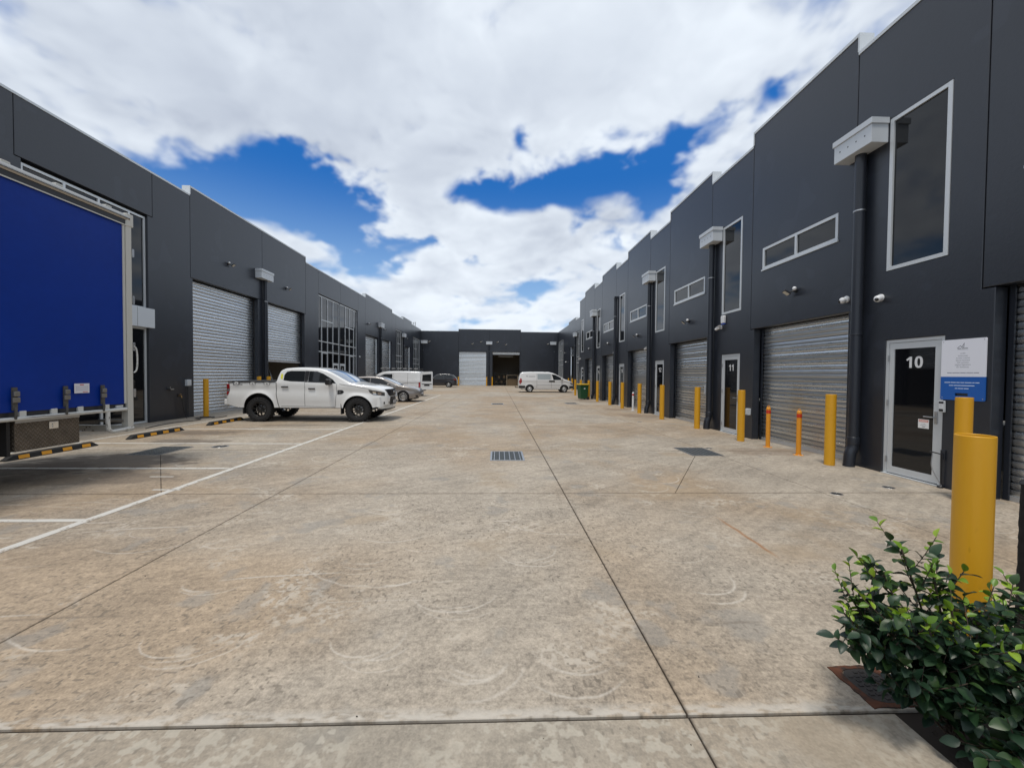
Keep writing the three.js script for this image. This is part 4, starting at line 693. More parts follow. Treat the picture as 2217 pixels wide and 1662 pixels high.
function sidePatch(S, pts, off = 0.006, side = 1) { // a skin that follows the flank
  const tri = new THREE.ShapeGeometry(outline(pts)), ng = tri.toNonIndexed(), p = ng.attributes.position; let cells = [];
  for (let i = 0; i < p.count; i += 3) cells.push([0, 1, 2].map((k) => [p.getX(i + k), p.getY(i + k)]));
  for (let d = 0; d < 3; d++) { const nx = []; for (const [a, b, c] of cells) { const m = (u, v) => [(u[0] + v[0]) / 2, (u[1] + v[1]) / 2], l = (u, v) => Math.hypot(u[0] - v[0], u[1] - v[1]); if (Math.max(l(a, b), l(b, c), l(c, a)) < 0.10) { nx.push([a, b, c]); continue; } const ab = m(a, b), bc = m(b, c), ca = m(c, a); nx.push([a, ab, ca], [ab, b, bc], [ca, bc, c], [ab, bc, ca]); } cells = nx; }
  const pos = []; for (const c of cells) for (const [x, y] of side > 0 ? c : [c[0], c[2], c[1]]) pos.push(x, y, side * (S.hw(x, y) + off));
  const g = new THREE.BufferGeometry(); g.setAttribute('position', new THREE.Float32BufferAttribute(pos, 3)); const e = new Float32Array(pos.length); 
  for (let i = 0; i < pos.length; i += 3) { const x = pos[i], y = pos[i + 1], h = 0.01, dx = (S.hw(x + h, y) - S.hw(x - h, y)) / (2 * h), dy = (S.hw(x, y + h) - S.hw(x, y - h)) / (2 * h), l = Math.hypot(dx, dy, 1); e[i] = -dx / l; e[i + 1] = -dy / l; e[i + 2] = side / l; }
  g.setAttribute('normal', new THREE.BufferAttribute(e, 3)); return metreUV(g);
}
function topPatch(S, x0, x1, k0, k1, off = 0.006, inset0 = 0) { // a skin that follows the upper surface, k = share of the half width
  const n = 14, m = 12, pos = [], idx = [];
  for (let i = 0; i <= n; i++) { const x = lerp(x0, x1, i / n), yt = S.top(x), sl = (S.top(x + 0.01) - S.top(x - 0.01)) / 0.02, nl = Math.hypot(1, sl), z1 = S.hw(x, yt - S.rad) - S.rad * 0.7 - inset0; for (let j = 0; j <= m; j++) { const z = z1 * lerp(k0, k1, j / m); pos.push(x - sl / nl * off, yt + S.crown * (1 - (z / z1) ** 2) + off / nl, z); } }
  for (let i = 0; i < n; i++) for (let j = 0; j < m; j++) { const a = i * (m + 1) + j; idx.push(a, a + 1, a + m + 1, a + 1, a + m + 2, a + m + 1); }
  const g = new THREE.BufferGeometry(); g.setAttribute('position', new THREE.Float32BufferAttribute(pos, 3)); g.setIndex(idx); g.computeVertexNormals(); return metreUV(g);
}
const strip = (pts, w) => { // a band of width w along a polyline in x and y
  const L = [], R = []; pts.forEach((p, i) => { const a = pts[Math.max(0, i - 1)], b = pts[Math.min(pts.length - 1, i + 1)], dx = b[0] - a[0], dy = b[1] - a[1], l = Math.hypot(dx, dy); L.push([p[0] - dy / l * w / 2, p[1] + dx / l * w / 2]); R.unshift([p[0] + dy / l * w / 2, p[1] - dx / l * w / 2]); }); return [...R.reverse(), ...L.reverse()]; };
M.carGlass = new THREE.MeshPhysicalMaterial({ color: lin(0.012, 0.014, 0.016), roughness: 0.03, ior: 1.5 });
M.screenGlass = new THREE.MeshPhysicalMaterial({ color: lin(0.015, 0.075, 0.17), roughness: 0.02, ior: 1.5, clearcoat: 1, clearcoatRoughness: 0.02 });
M.gap = new THREE.MeshStandardMaterial({ color: lin(0.05, 0.05, 0.052), roughness: 0.8 });
const paintOf = (r, g, b, metal = 0) => new THREE.MeshPhysicalMaterial({ color: lin(r, g, b), roughness: 0.42, metalness: metal, clearcoat: 1, clearcoatRoughness: 0.04 });
M.lightRed = new THREE.MeshPhysicalMaterial({ color: lin(0.30, 0.010, 0.012), roughness: 0.12, clearcoat: 1 });
M.lightClear = new THREE.MeshPhysicalMaterial({ color: lin(0.30, 0.31, 0.32), roughness: 0.12, metalness: 0.5, clearcoat: 1 });
M.chrome = new THREE.MeshStandardMaterial({ color: lin(0.7, 0.71, 0.72), roughness: 0.12, metalness: 1 });
M.rimBlack = new THREE.MeshPhysicalMaterial({ color: lin(0.010, 0.010, 0.011), roughness: 0.35, clearcoat: 0.5 });
M.rimSilver = new THREE.MeshStandardMaterial({ color: lin(0.52, 0.53, 0.54), roughness: 0.3, metalness: 0.8 });
M.plate = new THREE.MeshStandardMaterial({ color: lin(0.62, 0.63, 0.66), roughness: 0.5 });
function wheelGeos(R, w, rr2, { spokes = 8, blocks = 0, steel = false } = {}) { // axle along z, face towards +z
  const h = w / 2, ty = [lathe([[rr2, -h * 0.8], [rr2 + 0.02, -h * 0.95], [lerp(rr2, R, 0.55), -h], [R - 0.03, -h * 0.92], [R - 0.006, -h * 0.72], [R - 0.004, 0], [R - 0.006, h * 0.72], [R - 0.03, h * 0.92], [lerp(rr2, R, 0.55), h], [rr2 + 0.02, h * 0.95], [rr2, h * 0.8]], 48).rotateX(Math.PI / 2)];
  for (let i = 0; i < blocks; i++) { const a = i / blocks * 2 * Math.PI; for (const s of [-1, 1]) { ty.push(bx(-0.026, 0.026, R - 0.036, R + 0.002, s * h * 0.98 - 0.028, s * h * 0.98 + 0.028 - (s > 0 ? 0.02 : -0.02)).rotateZ(a + (s > 0 ? 0 : Math.PI / blocks))); ty.push(bx(-0.022, 0.022, R - 0.014, R + 0.002, s * h * 0.42 - 0.04, s * h * 0.42 + 0.04).rotateZ(a + Math.PI / blocks)); } }
  const rim = [lathe([[rr2 * 0.93, -h * 0.7], [rr2 + 0.004, h * 0.62], [rr2 + 0.004, h * 0.9], [rr2 - 0.012, h * 0.92], [rr2 - 0.022, h * 0.8], [rr2 * 0.90, h * 0.2]], 40).rotateX(Math.PI / 2)];
  const f = h * 0.78;
  if (steel) rim.push(lathe([[rr2 * 0.92, f - 0.02], [rr2 * 0.72, f - 0.005], [rr2 * 0.55, f - 0.03], [rr2 * 0.38, f - 0.01], [rr2 * 0.3, f + 0.02], [0, f + 0.025]], 30).rotateX(Math.PI / 2));
  else { rim.push(lathe([[0, f], [rr2 * 0.17, f], [rr2 * 0.26, f - 0.02], [rr2 * 0.26, f - 0.06]], 20).rotateX(Math.PI / 2)); for (let i = 0; i < spokes; i++) { const a = i / spokes * 2 * Math.PI, w1 = rr2 * 1.7 / spokes; rim.push(slabOf([[-w1 * 0.55, rr2 * 0.2], [w1 * 0.55, rr2 * 0.2], [w1 * 0.32, rr2 * 0.6], [w1 * 0.62, rr2 * 0.96], [-w1 * 0.62, rr2 * 0.96], [-w1 * 0.32, rr2 * 0.6]], 0.035).translate(0, 0, f - 0.008).rotateZ(a)); } }
  const disc = lathe([[0, -h * 0.1], [rr2 * 0.62, -h * 0.1], [rr2 * 0.62, -h * 0.2]], 24).rotateX(Math.PI / 2);
  return { tyre: join(ty), rim: join(rim), disc };
}
function wheels(t, spots, G, rimMat, z) { for (const [x, s, y] of spots) { const w = new THREE.Group(); w.name = 'wheel'; t.add(w); w.position.set(x, y, s * z); if (s < 0) w.rotation.y = Math.PI; w.rotation.z = x * 3.1; part('tyre', G.tyre, M.rubber, w); part('rim', G.rim, rimMat, w); part('brake_disc', G.disc, M.steel, w); } }
function both(S, name, pts, mat, t, off, label) { for (const s of [1, -1]) { const m = part(name, sidePatch(S, pts, off, s), mat, t); if (label) m.userData.label = label; } }
function underpinnings(t, o, U) { part('underbody', U, M.black, t); part('chassis', bx(o.xr + 0.25, o.xf - 0.3, o.sill - 0.04, o.sill + 0.42, -o.w / 2 + 0.32, o.w / 2 - 0.32), M.black, t); for (const a of o.arches) part('axle', rod([a.x, a.wy, -o.w / 2 + 0.15], [a.x, a.wy, o.w / 2 - 0.15], 0.05), M.black, t); }

{ // white pickup
  const t = thing('pickup_truck', 'white dual cab pickup with black tyres parked across the bays', 'pickup', [-7.86, 0, -14.42], 0.0);
  const paint = paintOf(0.78, 0.79, 0.79);
  const o = { xr: -1.10, xf: 4.13, sill: 0.47, rise: 0.10, w: 1.86, tumble: 0.20, round: 0.075, crown: 0.03, nose: [0.85, 0.34], tail: [0.30, 0.12], flare: 0.028,
    belt: [[-1.1, 1.28], [0.5, 1.31], [2.6, 1.24], [4.1, 1.1]], arches: [{ x: 0, r: 0.49, y: 0.46, wy: 0.405 }, { x: 3.2, r: 0.485, y: 0.40, wy: 0.405 }],
    top: [[-1.10, 1.24], [-1.06, 1.31], [0.545, 1.335], [0.565, 1.36], [0.60, 1.52], [0.68, 1.70], [0.85, 1.772], [1.3, 1.80], [1.85, 1.775], [2.12, 1.72], [2.95, 1.31], [3.05, 1.275], [3.6, 1.20], [3.95, 1.10], [4.06, 0.99], [4.13, 0.80]] };
  const S = carShape(o), [B, U] = bodyGeo(S); part('body', B, paint, t); underpinnings(t, o, U);
  const G = wheelGeos(0.405, 0.27, 0.235, { spokes: 9, blocks: 26 }); wheels(t, [[0, 1, 0.405], [0, -1, 0.405], [3.2, 1, 0.405], [3.2, -1, 0.405]], G, M.rimBlack, 0.815);
  both(S, 'rear_window', [[0.78, 1.375], [0.80, 1.56], [0.87, 1.655], [1.0, 1.685], [1.46, 1.685], [1.46, 1.325], [1.0, 1.34]], M.carGlass, t, 0.007);
  both(S, 'door_pillar', [[1.465, 1.32], [1.465, 1.69], [1.60, 1.688], [1.57, 1.315]], M.plasticBlack, t, 0.008);
  both(S, 'front_window', [[1.58, 1.315], [1.605, 1.685], [1.86, 1.675], [2.06, 1.60], [2.38, 1.41], [2.50, 1.28]], M.carGlass, t, 0.007);
  part('windscreen', topPatch(S, 2.14, 2.97, -0.97, 0.97, 0.006), M.screenGlass, t);
  part('rear_screen', topPatch(S, 0.575, 0.665, -0.8, 0.8, 0.006), M.carGlass, t);
  part('tonneau_cover', topPatch(S, -1.055, 0.53, -1.06, 1.06, 0.012), M.fabricBlack = new THREE.MeshStandardMaterial({ color: lin(0.013, 0.013, 0.014), roughness: 0.7 }), t);
  both(S, 'tonneau_edge', strip([[-1.03, 1.295], [-0.2, 1.308], [0.53, 1.318]], 0.032), M.fabricBlack, t, 0.012);
  for (const x of [-0.72, -0.20, 0.26]) { const pod = [[x - 0.05, 1.30], [x + 0.05, 1.30], [x + 0.062, 1.25], [x + 0.03, 1.215], [x - 0.03, 1.215], [x - 0.062, 1.25]]; both(S, 'tie_down', pod, paint, t, 0.016); both(S, 'tie_hook', [[x - 0.025, 1.275], [x + 0.025, 1.275], [x + 0.03, 1.25], [x - 0.03, 1.25]], M.plasticBlack, t, 0.022); both(S, 'tie_cord', strip([[x - 0.11, 1.29], [x - 0.09, 1.26], [x - 0.085, 1.215]], 0.012), M.plasticBlack, t, 0.014); both(S, 'tie_cord', strip([[x + 0.11, 1.29], [x + 0.09, 1.26], [x + 0.085, 1.215]], 0.012), M.plasticBlack, t, 0.014); }
  both(S, 'side_decal', strip([[-0.84, 1.218], [-0.6, 1.228], [-0.53, 1.222]], 0.018), M.plasticBlack, t, 0.006);
  for (const l of [[[0.553, 1.31], [0.555, 0.9], [0.60, 0.62], [0.64, 0.475]], [[1.475, 1.31], [1.475, 0.52]], [[2.52, 1.27], [2.505, 0.95], [2.46, 0.50]], [[0.70, 0.52], [1.475, 0.515], [2.46, 0.50]], [[2.60, 1.262], [3.1, 1.195], [3.5, 1.12], [3.66, 1.06]]]) both(S, 'panel_gap', strip(l, l.length === 4 && l[0][0] < 0.6 ? 0.02 : 0.010), M.gap, t, 0.004);
  both(S, 'body_crease', strip([[0.72, 0.735], [1.5, 0.71], [2.42, 0.70]], 0.012), paint, t, 0.010);
  for (const [x, y] of [[0.83, 1.16], [1.70, 1.105]]) for (const s of [1, -1]) part('door_handle', bx(x - 0.11, x + 0.11, y - 0.02, y + 0.018, s * S.hw(x, y) - 0.01, s * S.hw(x, y) + 0.035 * 1, 0.012).translate(0, 0, s < 0 ? -0.025 : 0), M.plasticBlack, t);
  both(S, 'fender_vent', [[2.54, 1.06], [2.70, 1.06], [2.76, 1.005], [2.70, 0.94], [2.54, 0.92]], M.plasticBlack, t, 0.009);
  both(S, 'vent_badge', [[2.57, 1.0], [2.62, 1.02], [2.66, 1.0], [2.62, 0.98]], M.steel, t, 0.012);
  for (const s of [1, -1]) { const m = part('mirror', new RoundedBoxGeometry(0.15, 0.20, 0.24, 3, 0.05).translate(2.30, 1.33, s * 1.06), M.plasticBlack, t); part('mirror_arm', rod([2.36, 1.27, s * 0.86], [2.32, 1.29, s * 1.0], 0.03), M.plasticBlack, m); }
  both(S, 'tail_light', [[-1.085, 1.235], [-0.95, 1.245], [-0.955, 1.05], [-0.99, 0.92], [-1.075, 0.845]], M.lightRed, t, 0.010); both(S, 'tail_reflector', [[-1.08, 1.08], [-0.955, 1.09], [-0.965, 1.0], [-1.08, 0.98]], M.lightClear, t, 0.013);
  both(S, 'headlight', [[3.55, 1.075], [3.80, 1.045], [4.05, 0.985], [4.05, 0.875], [3.70, 0.915], [3.60, 0.975]], M.lightHead = new THREE.MeshPhysicalMaterial({ color: lin(0.06, 0.062, 0.065), roughness: 0.1, metalness: 0.3, clearcoat: 1 }), t, 0.008); both(S, 'headlight_lens', [[3.68, 1.02], [3.78, 1.01], [3.80, 0.92], [3.70, 0.935]], M.chrome, t, 0.012); both(S, 'indicator_lens', [[3.84, 1.0], [3.95, 0.98], [3.95, 0.90], [3.85, 0.91]], new THREE.MeshStandardMaterial({ color: lin(0.22, 0.17, 0.14), roughness: 0.2 }), t, 0.012);
  // front: bumper, grille
  const fx = (z) => 4.135 - 0.24 * (Math.abs(z) / 0.9) ** 2.4;
  const wrap = (y0, y1, zz, off, n = 16) => { const pos = [], idx = []; for (let i = 0; i <= n; i++) { const z = lerp(-zz, zz, i / n), x = fx(z) + off; pos.push(x, y0, z, x - (y1 - y0) * 0.10, y1, z, x - 0.12, y1, z, x - 0.12, y0, z); } for (let i = 0; i < n; i++) for (let j = 0; j < 4; j++) { const a = i * 4 + j, b = i * 4 + (j + 1) % 4; idx.push(a, a + 4, b, b, a + 4, b + 4); } idx.push(0, 1, 2, 0, 2, 3, n * 4, n * 4 + 2, n * 4 + 1, n * 4, n * 4 + 3, n * 4 + 2); const g = new THREE.BufferGeometry(); g.setAttribute('position', new THREE.Float32BufferAttribute(pos, 3)); g.setIndex(idx); return toCreasedNormals(g, 0.5); };
  part('grille', wrap(0.86, 1.085, 0.56, 0.02), M.plasticBlack, t);
  for (const y of [0.90, 0.965, 1.03]) part('grille_bar', wrap(y, y + 0.028, 0.53, 0.034), M.navy = M.navy ?? new THREE.MeshStandardMaterial({ color: lin(0.025, 0.03, 0.045), roughness: 0.3, metalness: 0.3 }), t);
  part('badge', new THREE.SphereGeometry(0.07, 20, 12).scale(0.35, 0.55, 1.25).translate(4.155, 0.985, 0), M.chrome, t);
  part('bumper', [wrap(0.50, 0.84, 0.88, 0.03), wrap(0.44, 0.52, 0.80, 0.01)], paint, t);
  part('lower_grille', wrap(0.56, 0.82, 0.42, 0.045), M.plasticBlack, t);
  for (const s of [1, -1]) part('fog_recess', bx(-0.045, 0.03, 0.595, 0.675, -0.14, 0.14, 0.01).rotateY(-s * 0.42).translate(4.085 - 0.02, 0, s * 0.64), M.plasticBlack, t);
  const np = part('number_plate', bx(4.178, 4.186, 0.60, 0.70, -0.19, 0.19, 0.003), M.plate, t); [-0.12, -0.075, -0.03, 0.04, 0.085, 0.13].forEach((z) => part('plate_character', bx(4.1855, 4.1875, 0.625, 0.675, z - 0.014, z + 0.014), M.navy, np));
  part('skid_plate', bx(3.75, 4.06, 0.36, 0.45, -0.6, 0.6, 0.02), M.plasticBlack, t);
  part('rear_bumper', [bx(-1.19, -1.02, 0.56, 0.74, -0.84, 0.84, 0.03)], paint, t); part('bumper_step', bx(-1.195, -1.03, 0.738, 0.758, -0.8, 0.8), M.plasticBlack, t);
  for (const [x, s] of [[-0.52, 1], [-0.52, -1], [2.66, 1], [2.66, -1]]) part('mud_flap', bx(x - 0.015, x + 0.015, 0.26, 0.62, s * 0.80 - 0.12, s * 0.80 + 0.12), M.rubber, t);
  part('yellow_sticker', sidePatch(S, [[0.685, 1.43], [0.745, 1.40], [0.755, 1.55], [0.72, 1.60], [0.69, 1.57]], 0.006, 1), new THREE.MeshStandardMaterial({ color: lin(0.75, 0.72, 0.05), roughness: 0.4 }), t);
}
{ // silver hatchback
  const t = thing('hatchback_car', 'silver brown hatchback parked nose out behind the pickup', 'car', [-8.02, 0, -24.0]); const paint = paintOf(0.26, 0.24, 0.225, 0.65);
  const o = { xr: -0.74, xf: 3.53, sill: 0.20, rise: 0.10, w: 1.76, tumble: 0.30, round: 0.10, crown: 0.035, nose: [0.9, 0.42], tail: [0.5, 0.2], flare: 0.015, belt: [[-0.7, 1.05], [0.6, 0.99], [2.2, 0.90], [3.5, 0.78]], arches: [{ x: 0, r: 0.355, y: 0.315, wy: 0.315 }, { x: 2.6, r: 0.355, y: 0.315, wy: 0.315 }],
    top: [[-0.74, 0.86], [-0.68, 1.0], [-0.52, 1.18], [-0.22, 1.38], [0.1, 1.435], [0.7, 1.46], [1.15, 1.43], [1.45, 1.36], [2.35, 0.985], [2.5, 0.95], [3.0, 0.86], [3.3, 0.77], [3.46, 0.66], [3.53, 0.5]] };
  const S = carShape(o), [B, U] = bodyGeo(S); part('body', B, paint, t); underpinnings(t, o, U);
  wheels(t, [[0, 1, 0.315], [0, -1, 0.315], [2.6, 1, 0.315], [2.6, -1, 0.315]], wheelGeos(0.315, 0.2, 0.215, { spokes: 10 }), M.rimSilver, 0.775);
  both(S, 'rear_window', [[-0.42, 1.13], [-0.2, 1.29], [0.1, 1.355], [0.72, 1.37], [0.70, 0.995], [0.2, 1.02]], M.carGlass, t); both(S, 'front_window', [[0.74, 0.995], [0.76, 1.37], [1.15, 1.34], [1.42, 1.27], [1.98, 0.94]], M.carGlass, t);
  part('windscreen', topPatch(S, 1.47, 2.36, -0.96, 0.96), M.screenGlass, t); part('rear_screen', topPatch(S, -0.5, -0.24, -0.85, 0.85), M.carGlass, t);
  for (const l of [[[0.72, 0.98], [0.72, 0.28]], [[1.98, 0.92], [1.95, 0.6], [1.9, 0.28]], [[-0.1, 1.04], [0.12, 0.8], [0.36, 0.6]]]) both(S, 'panel_gap', strip(l, 0.012), M.gap, t, 0.004);
  for (const x of [0.35, 1.3]) both(S, 'door_handle', strip([[x - 0.1, 0.86], [x + 0.1, 0.85]], 0.03), M.chrome, t, 0.02);
  for (const s of [1, -1]) part('mirror', new RoundedBoxGeometry(0.13, 0.12, 0.2, 3, 0.04).translate(1.78, 0.99, s * 0.95), paint, t);
  both(S, 'headlight', [[2.98, 0.76], [3.30, 0.69], [3.48, 0.60], [3.40, 0.555], [3.1, 0.66]], M.lightClear, t); both(S, 'tail_light', [[-0.71, 0.95], [-0.5, 0.98], [-0.48, 0.88], [-0.7, 0.82]], M.lightRed, t); both(S, 'fog_light', [[3.28, 0.40], [3.42, 0.39], [3.42, 0.30], [3.32, 0.29]], M.plasticBlack, t);
  part('lower_grille', bx(3.40, 3.545, 0.30, 0.44, -0.38, 0.38, 0.03), M.plasticBlack, t); part('number_plate', bx(3.543, 3.552, 0.44, 0.54, -0.18, 0.18), M.plate, t);
}
{ // white van with a rack, rear door swung open
  const t = thing('panel_van', 'white panel van with roof rack and its rear door open', 'van', [-6.36, 0, -29.92], Math.PI); const paint = paintOf(0.70, 0.71, 0.72);
  const o = { xr: -0.80, xf: 3.55, sill: 0.30, rise: 0.08, w: 1.80, tumble: 0.11, round: 0.10, crown: 0.03, nose: [0.8, 0.36], tail: [0.12, 0.05], belt: 1.12, arches: [{ x: 0, r: 0.37, y: 0.32, wy: 0.31 }, { x: 2.69, r: 0.37, y: 0.32, wy: 0.31 }],
    top: [[-0.80, 1.70], [-0.76, 1.78], [0.6, 1.81], [1.5, 1.79], [1.95, 1.72], [2.35, 1.52], [2.85, 1.13], [3.0, 1.08], [3.35, 0.95], [3.5, 0.82], [3.55, 0.62]] };
  const S = carShape(o), [B, U] = bodyGeo(S); part('body', B, paint, t); underpinnings(t, o, U); wheels(t, [[0, 1, 0.31], [0, -1, 0.31], [2.69, 1, 0.31], [2.69, -1, 0.31]], wheelGeos(0.31, 0.2, 0.2, { steel: true }), M.rimSilver, 0.79);
  both(S, 'front_window', [[1.22, 1.17], [1.22, 1.60], [1.75, 1.59], [2.05, 1.47], [2.40, 1.17]], M.carGlass, t); part('windscreen', topPatch(S, 2.0, 2.86, -0.95, 0.95), M.screenGlass, t);
  for (const l of [[[0.12, 1.70], [0.12, 0.75]], [[1.16, 1.66], [1.16, 0.36]], [[-0.78, 0.96], [0.4, 0.97], [1.16, 0.97]]]) both(S, 'panel_gap', strip(l, 0.014), M.gap, t, 0.004);
  both(S, 'tail_light', [[-0.79, 1.02], [-0.66, 1.02], [-0.66, 0.66], [-0.79, 0.66]], M.lightRed, t, 0.01); part('rear_opening', bx(-0.812, -0.80, 0.62, 1.66, -0.74, 0.74), M.black, t); part('rear_bumper', bx(-0.90, -0.78, 0.36, 0.58, -0.86, 0.86, 0.03), M.plasticBlack, t);
  part('far_rear_door', bx(-0.84, -0.815, 0.58, 1.70, 0.0, 0.80, 0.008), paint, t);
  const d = new THREE.Group(); d.name = 'rear_door'; d.userData.label = 'rear door swung open with number plate'; t.add(d); d.position.set(-0.82, 0, -0.86); d.rotation.y = 0.06;
  part('door_skin', slabOf([[0, 0.50], [0, 1.64], [-0.08, 1.76], [-0.80, 1.80], [-0.84, 1.74], [-0.84, 0.50]], 0.05, [], 0.008).translate(0, 0, 0.0), paint, d); part('door_window', slabOf([[-0.10, 1.10], [-0.12, 1.56], [-0.74, 1.62], [-0.74, 1.10]], 0.012).translate(0, 0, -0.048), M.carGlass, d); part('number_plate', bx(-0.62, -0.24, 0.76, 0.87, -0.058, -0.05), M.black, d); part('handle_strip', bx(-0.78, -0.06, 0.88, 0.92, -0.06, -0.05), M.plasticBlack, d);
  for (const z of [-0.62, 0.62]) part('rack_rail', rod([-0.7, 1.97, z], [1.9, 1.97, z], 0.025), M.plasticBlack, t); for (let i = 0; i < 7; i++) { const x = -0.6 + i * 0.4; part('rack_bar', [bx(x - 0.04, x + 0.04, 1.955, 2.0, -0.66, 0.66), rod([x, 1.80, -0.6], [x, 1.96, -0.62], 0.018), rod([x, 1.80, 0.6], [x, 1.96, 0.62], 0.018)], M.plasticBlack, t); part('rack_tread', bx(x + 0.06, x + 0.30, 1.985, 2.015, -0.66, -0.52), M.white, t); } part('rack_nose', rod([1.9, 1.97, -0.62], [2.15, 1.93, -0.55], 0.03), M.plasticBlack, t);
}
{ // dark wagon
  const t = thing('suv_car', 'dark blue black suv parked near the far left corner', 'car', [-6.05, 0, -50.25], Math.PI); const paint = paintOf(0.012, 0.013, 0.02, 0.2);
  const o = { xr: -0.95, xf: 3.72, sill: 0.26, rise: 0.12, w: 1.86, tumble: 0.30, round: 0.10, crown: 0.03, nose: [0.8, 0.4], tail: [0.5, 0.2], flare: 0.015, belt: [[-0.9, 1.10], [1, 1.02], [3.7, 0.9]], arches: [{ x: 0, r: 0.40, y: 0.36, wy: 0.355 }, { x: 2.78, r: 0.40, y: 0.36, wy: 0.355 }], top: [[-0.95, 0.95], [-0.86, 1.12], [-0.62, 1.40], [-0.40, 1.56], [0.3, 1.66], [1.0, 1.65], [1.5, 1.56], [2.3, 1.10], [2.5, 1.05], [3.3, 0.95], [3.6, 0.82], [3.72, 0.6]] };
  const S = carShape(o), [B, U] = bodyGeo(S); part('body', B, paint, t); underpinnings(t, o, U); wheels(t, [[0, 1, 0.355], [0, -1, 0.355], [2.78, 1, 0.355], [2.78, -1, 0.355]], wheelGeos(0.355, 0.22, 0.23, { spokes: 5 }), M.rimSilver, 0.81);
  both(S, 'rear_window', [[-0.55, 1.16], [-0.38, 1.42], [0.1, 1.54], [0.6, 1.56], [0.58, 1.06]], M.carGlass, t); both(S, 'front_window', [[0.64, 1.06], [0.66, 1.56], [1.1, 1.53], [1.45, 1.44], [1.95, 1.04]], M.carGlass, t); part('windscreen', topPatch(S, 1.52, 2.3, -0.95, 0.95), M.screenGlass, t); part('rear_screen', topPatch(S, -0.84, -0.45, -0.85, 0.85), M.carGlass, t);
  both(S, 'tail_light', [[-0.92, 1.02], [-0.62, 1.06], [-0.62, 0.95], [-0.90, 0.88]], M.lightRed, t); both(S, 'panel_gap', strip([[0.62, 1.04], [0.62, 0.32]], 0.012), M.gap, t, 0.004); for (const s of [1, -1]) part('mirror', new RoundedBoxGeometry(0.14, 0.14, 0.2, 3, 0.04).translate(1.8, 1.1, s * 1.0), paint, t);
}
{ // far white van
  const t = thing('delivery_van', 'white delivery van crossing at the far right of the yard', 'van', [2.92, 0, -37.85]); const paint = paintOf(0.66, 0.66, 0.66);
  const o = { xr: -1.02, xf: 4.10, sill: 0.32, rise: 0.06, w: 1.92, tumble: 0.16, round: 0.12, crown: 0.04, nose: [0.8, 0.34], tail: [0.2, 0.08], belt: 1.14, flare: 0.01, arches: [{ x: 0, r: 0.40, y: 0.35, wy: 0.335 }, { x: 3.2, r: 0.40, y: 0.35, wy: 0.335 }], top: [[-1.02, 1.20], [-0.98, 1.42], [-0.82, 1.76], [-0.6, 1.86], [0.4, 1.90], [1.7, 1.89], [2.15, 1.80], [2.6, 1.60], [3.25, 1.24], [3.4, 1.19], [3.85, 1.02], [4.02, 0.86], [4.10, 0.62]] };
  const S = carShape(o), [B, U] = bodyGeo(S); part('body', B, paint, t); underpinnings(t, o, U); wheels(t, [[0, 1, 0.335], [0, -1, 0.335], [3.2, 1, 0.335], [3.2, -1, 0.335]], wheelGeos(0.335, 0.21, 0.2, { steel: true }), M.rimSilver, 0.85);
  const greyGlass = new THREE.MeshPhysicalMaterial({ color: lin(0.32, 0.36, 0.38), roughness: 0.15 }); both(S, 'side_panel', [[0.72, 1.20], [0.72, 1.72], [1.95, 1.72], [1.95, 1.20]], greyGlass, t); both(S, 'front_window', [[2.05, 1.68], [2.35, 1.65], [2.72, 1.47], [3.15, 1.17], [2.20, 1.17]], M.carGlass, t);
  part('windscreen', topPatch(S, 2.3, 3.26, -0.95, 0.95), M.screenGlass, t); for (const l of [[[0.66, 1.74], [0.66, 0.4]], [[2.0, 1.74], [2.0, 0.4]], [[3.0, 1.12], [2.95, 0.45]], [[0.66, 0.72], [2.0, 0.70], [2.9, 0.70]]]) both(S, 'panel_gap', strip(l, 0.016), M.gap, t, 0.004);
  both(S, 'door_handle', [[1.78, 0.98], [2.32, 0.98], [2.32, 1.12], [1.78, 1.12]], M.plasticBlack, t, 0.012); both(S, 'tail_light', [[-0.99, 1.0], [-0.88, 1.32], [-0.72, 1.25], [-0.72, 0.95], [-0.9, 0.72]], M.lightRed, t, 0.012); both(S, 'headlight', [[3.72, 0.98], [3.98, 0.86], [4.06, 0.74], [3.8, 0.78]], M.lightClear, t);
  both(S, 'bumper_side', [[3.62, 0.40], [3.7, 0.60], [4.08, 0.60], [4.08, 0.42]], M.plasticBlack, t, 0.012); both(S, 'bumper_side', [[-1.0, 0.40], [-1.0, 0.62], [-0.42, 0.62], [-0.42, 0.40]], M.plasticBlack, t, 0.012); part('tow_bar', [rod([-1.0, 0.42, 0], [-1.3, 0.46, 0], 0.04), new THREE.SphereGeometry(0.045, 12, 8).translate(-1.3, 0.52, 0)], M.black, t);
  const grey = new THREE.MeshStandardMaterial({ color: lin(0.36, 0.37, 0.38), roughness: 0.5 }); both(S, 'van_emblem', [[-0.35, 1.50], [-0.25, 1.58], [-0.16, 1.50], [-0.25, 1.42]], grey, t, 0.006); both(S, 'van_print', strip([[-0.1, 1.48], [0.5, 1.48]], 0.07), grey, t, 0.006);
  for (const x of [0.3, 1.4]) part('roof_foot', bx(x - 0.1, x + 0.1, 1.9, 1.955, 0.6, 0.68), M.plasticBlack, t); part('mirror', new RoundedBoxGeometry(0.12, 0.22, 0.16, 3, 0.04).translate(2.95, 1.28, 1.05), paint, t);
}
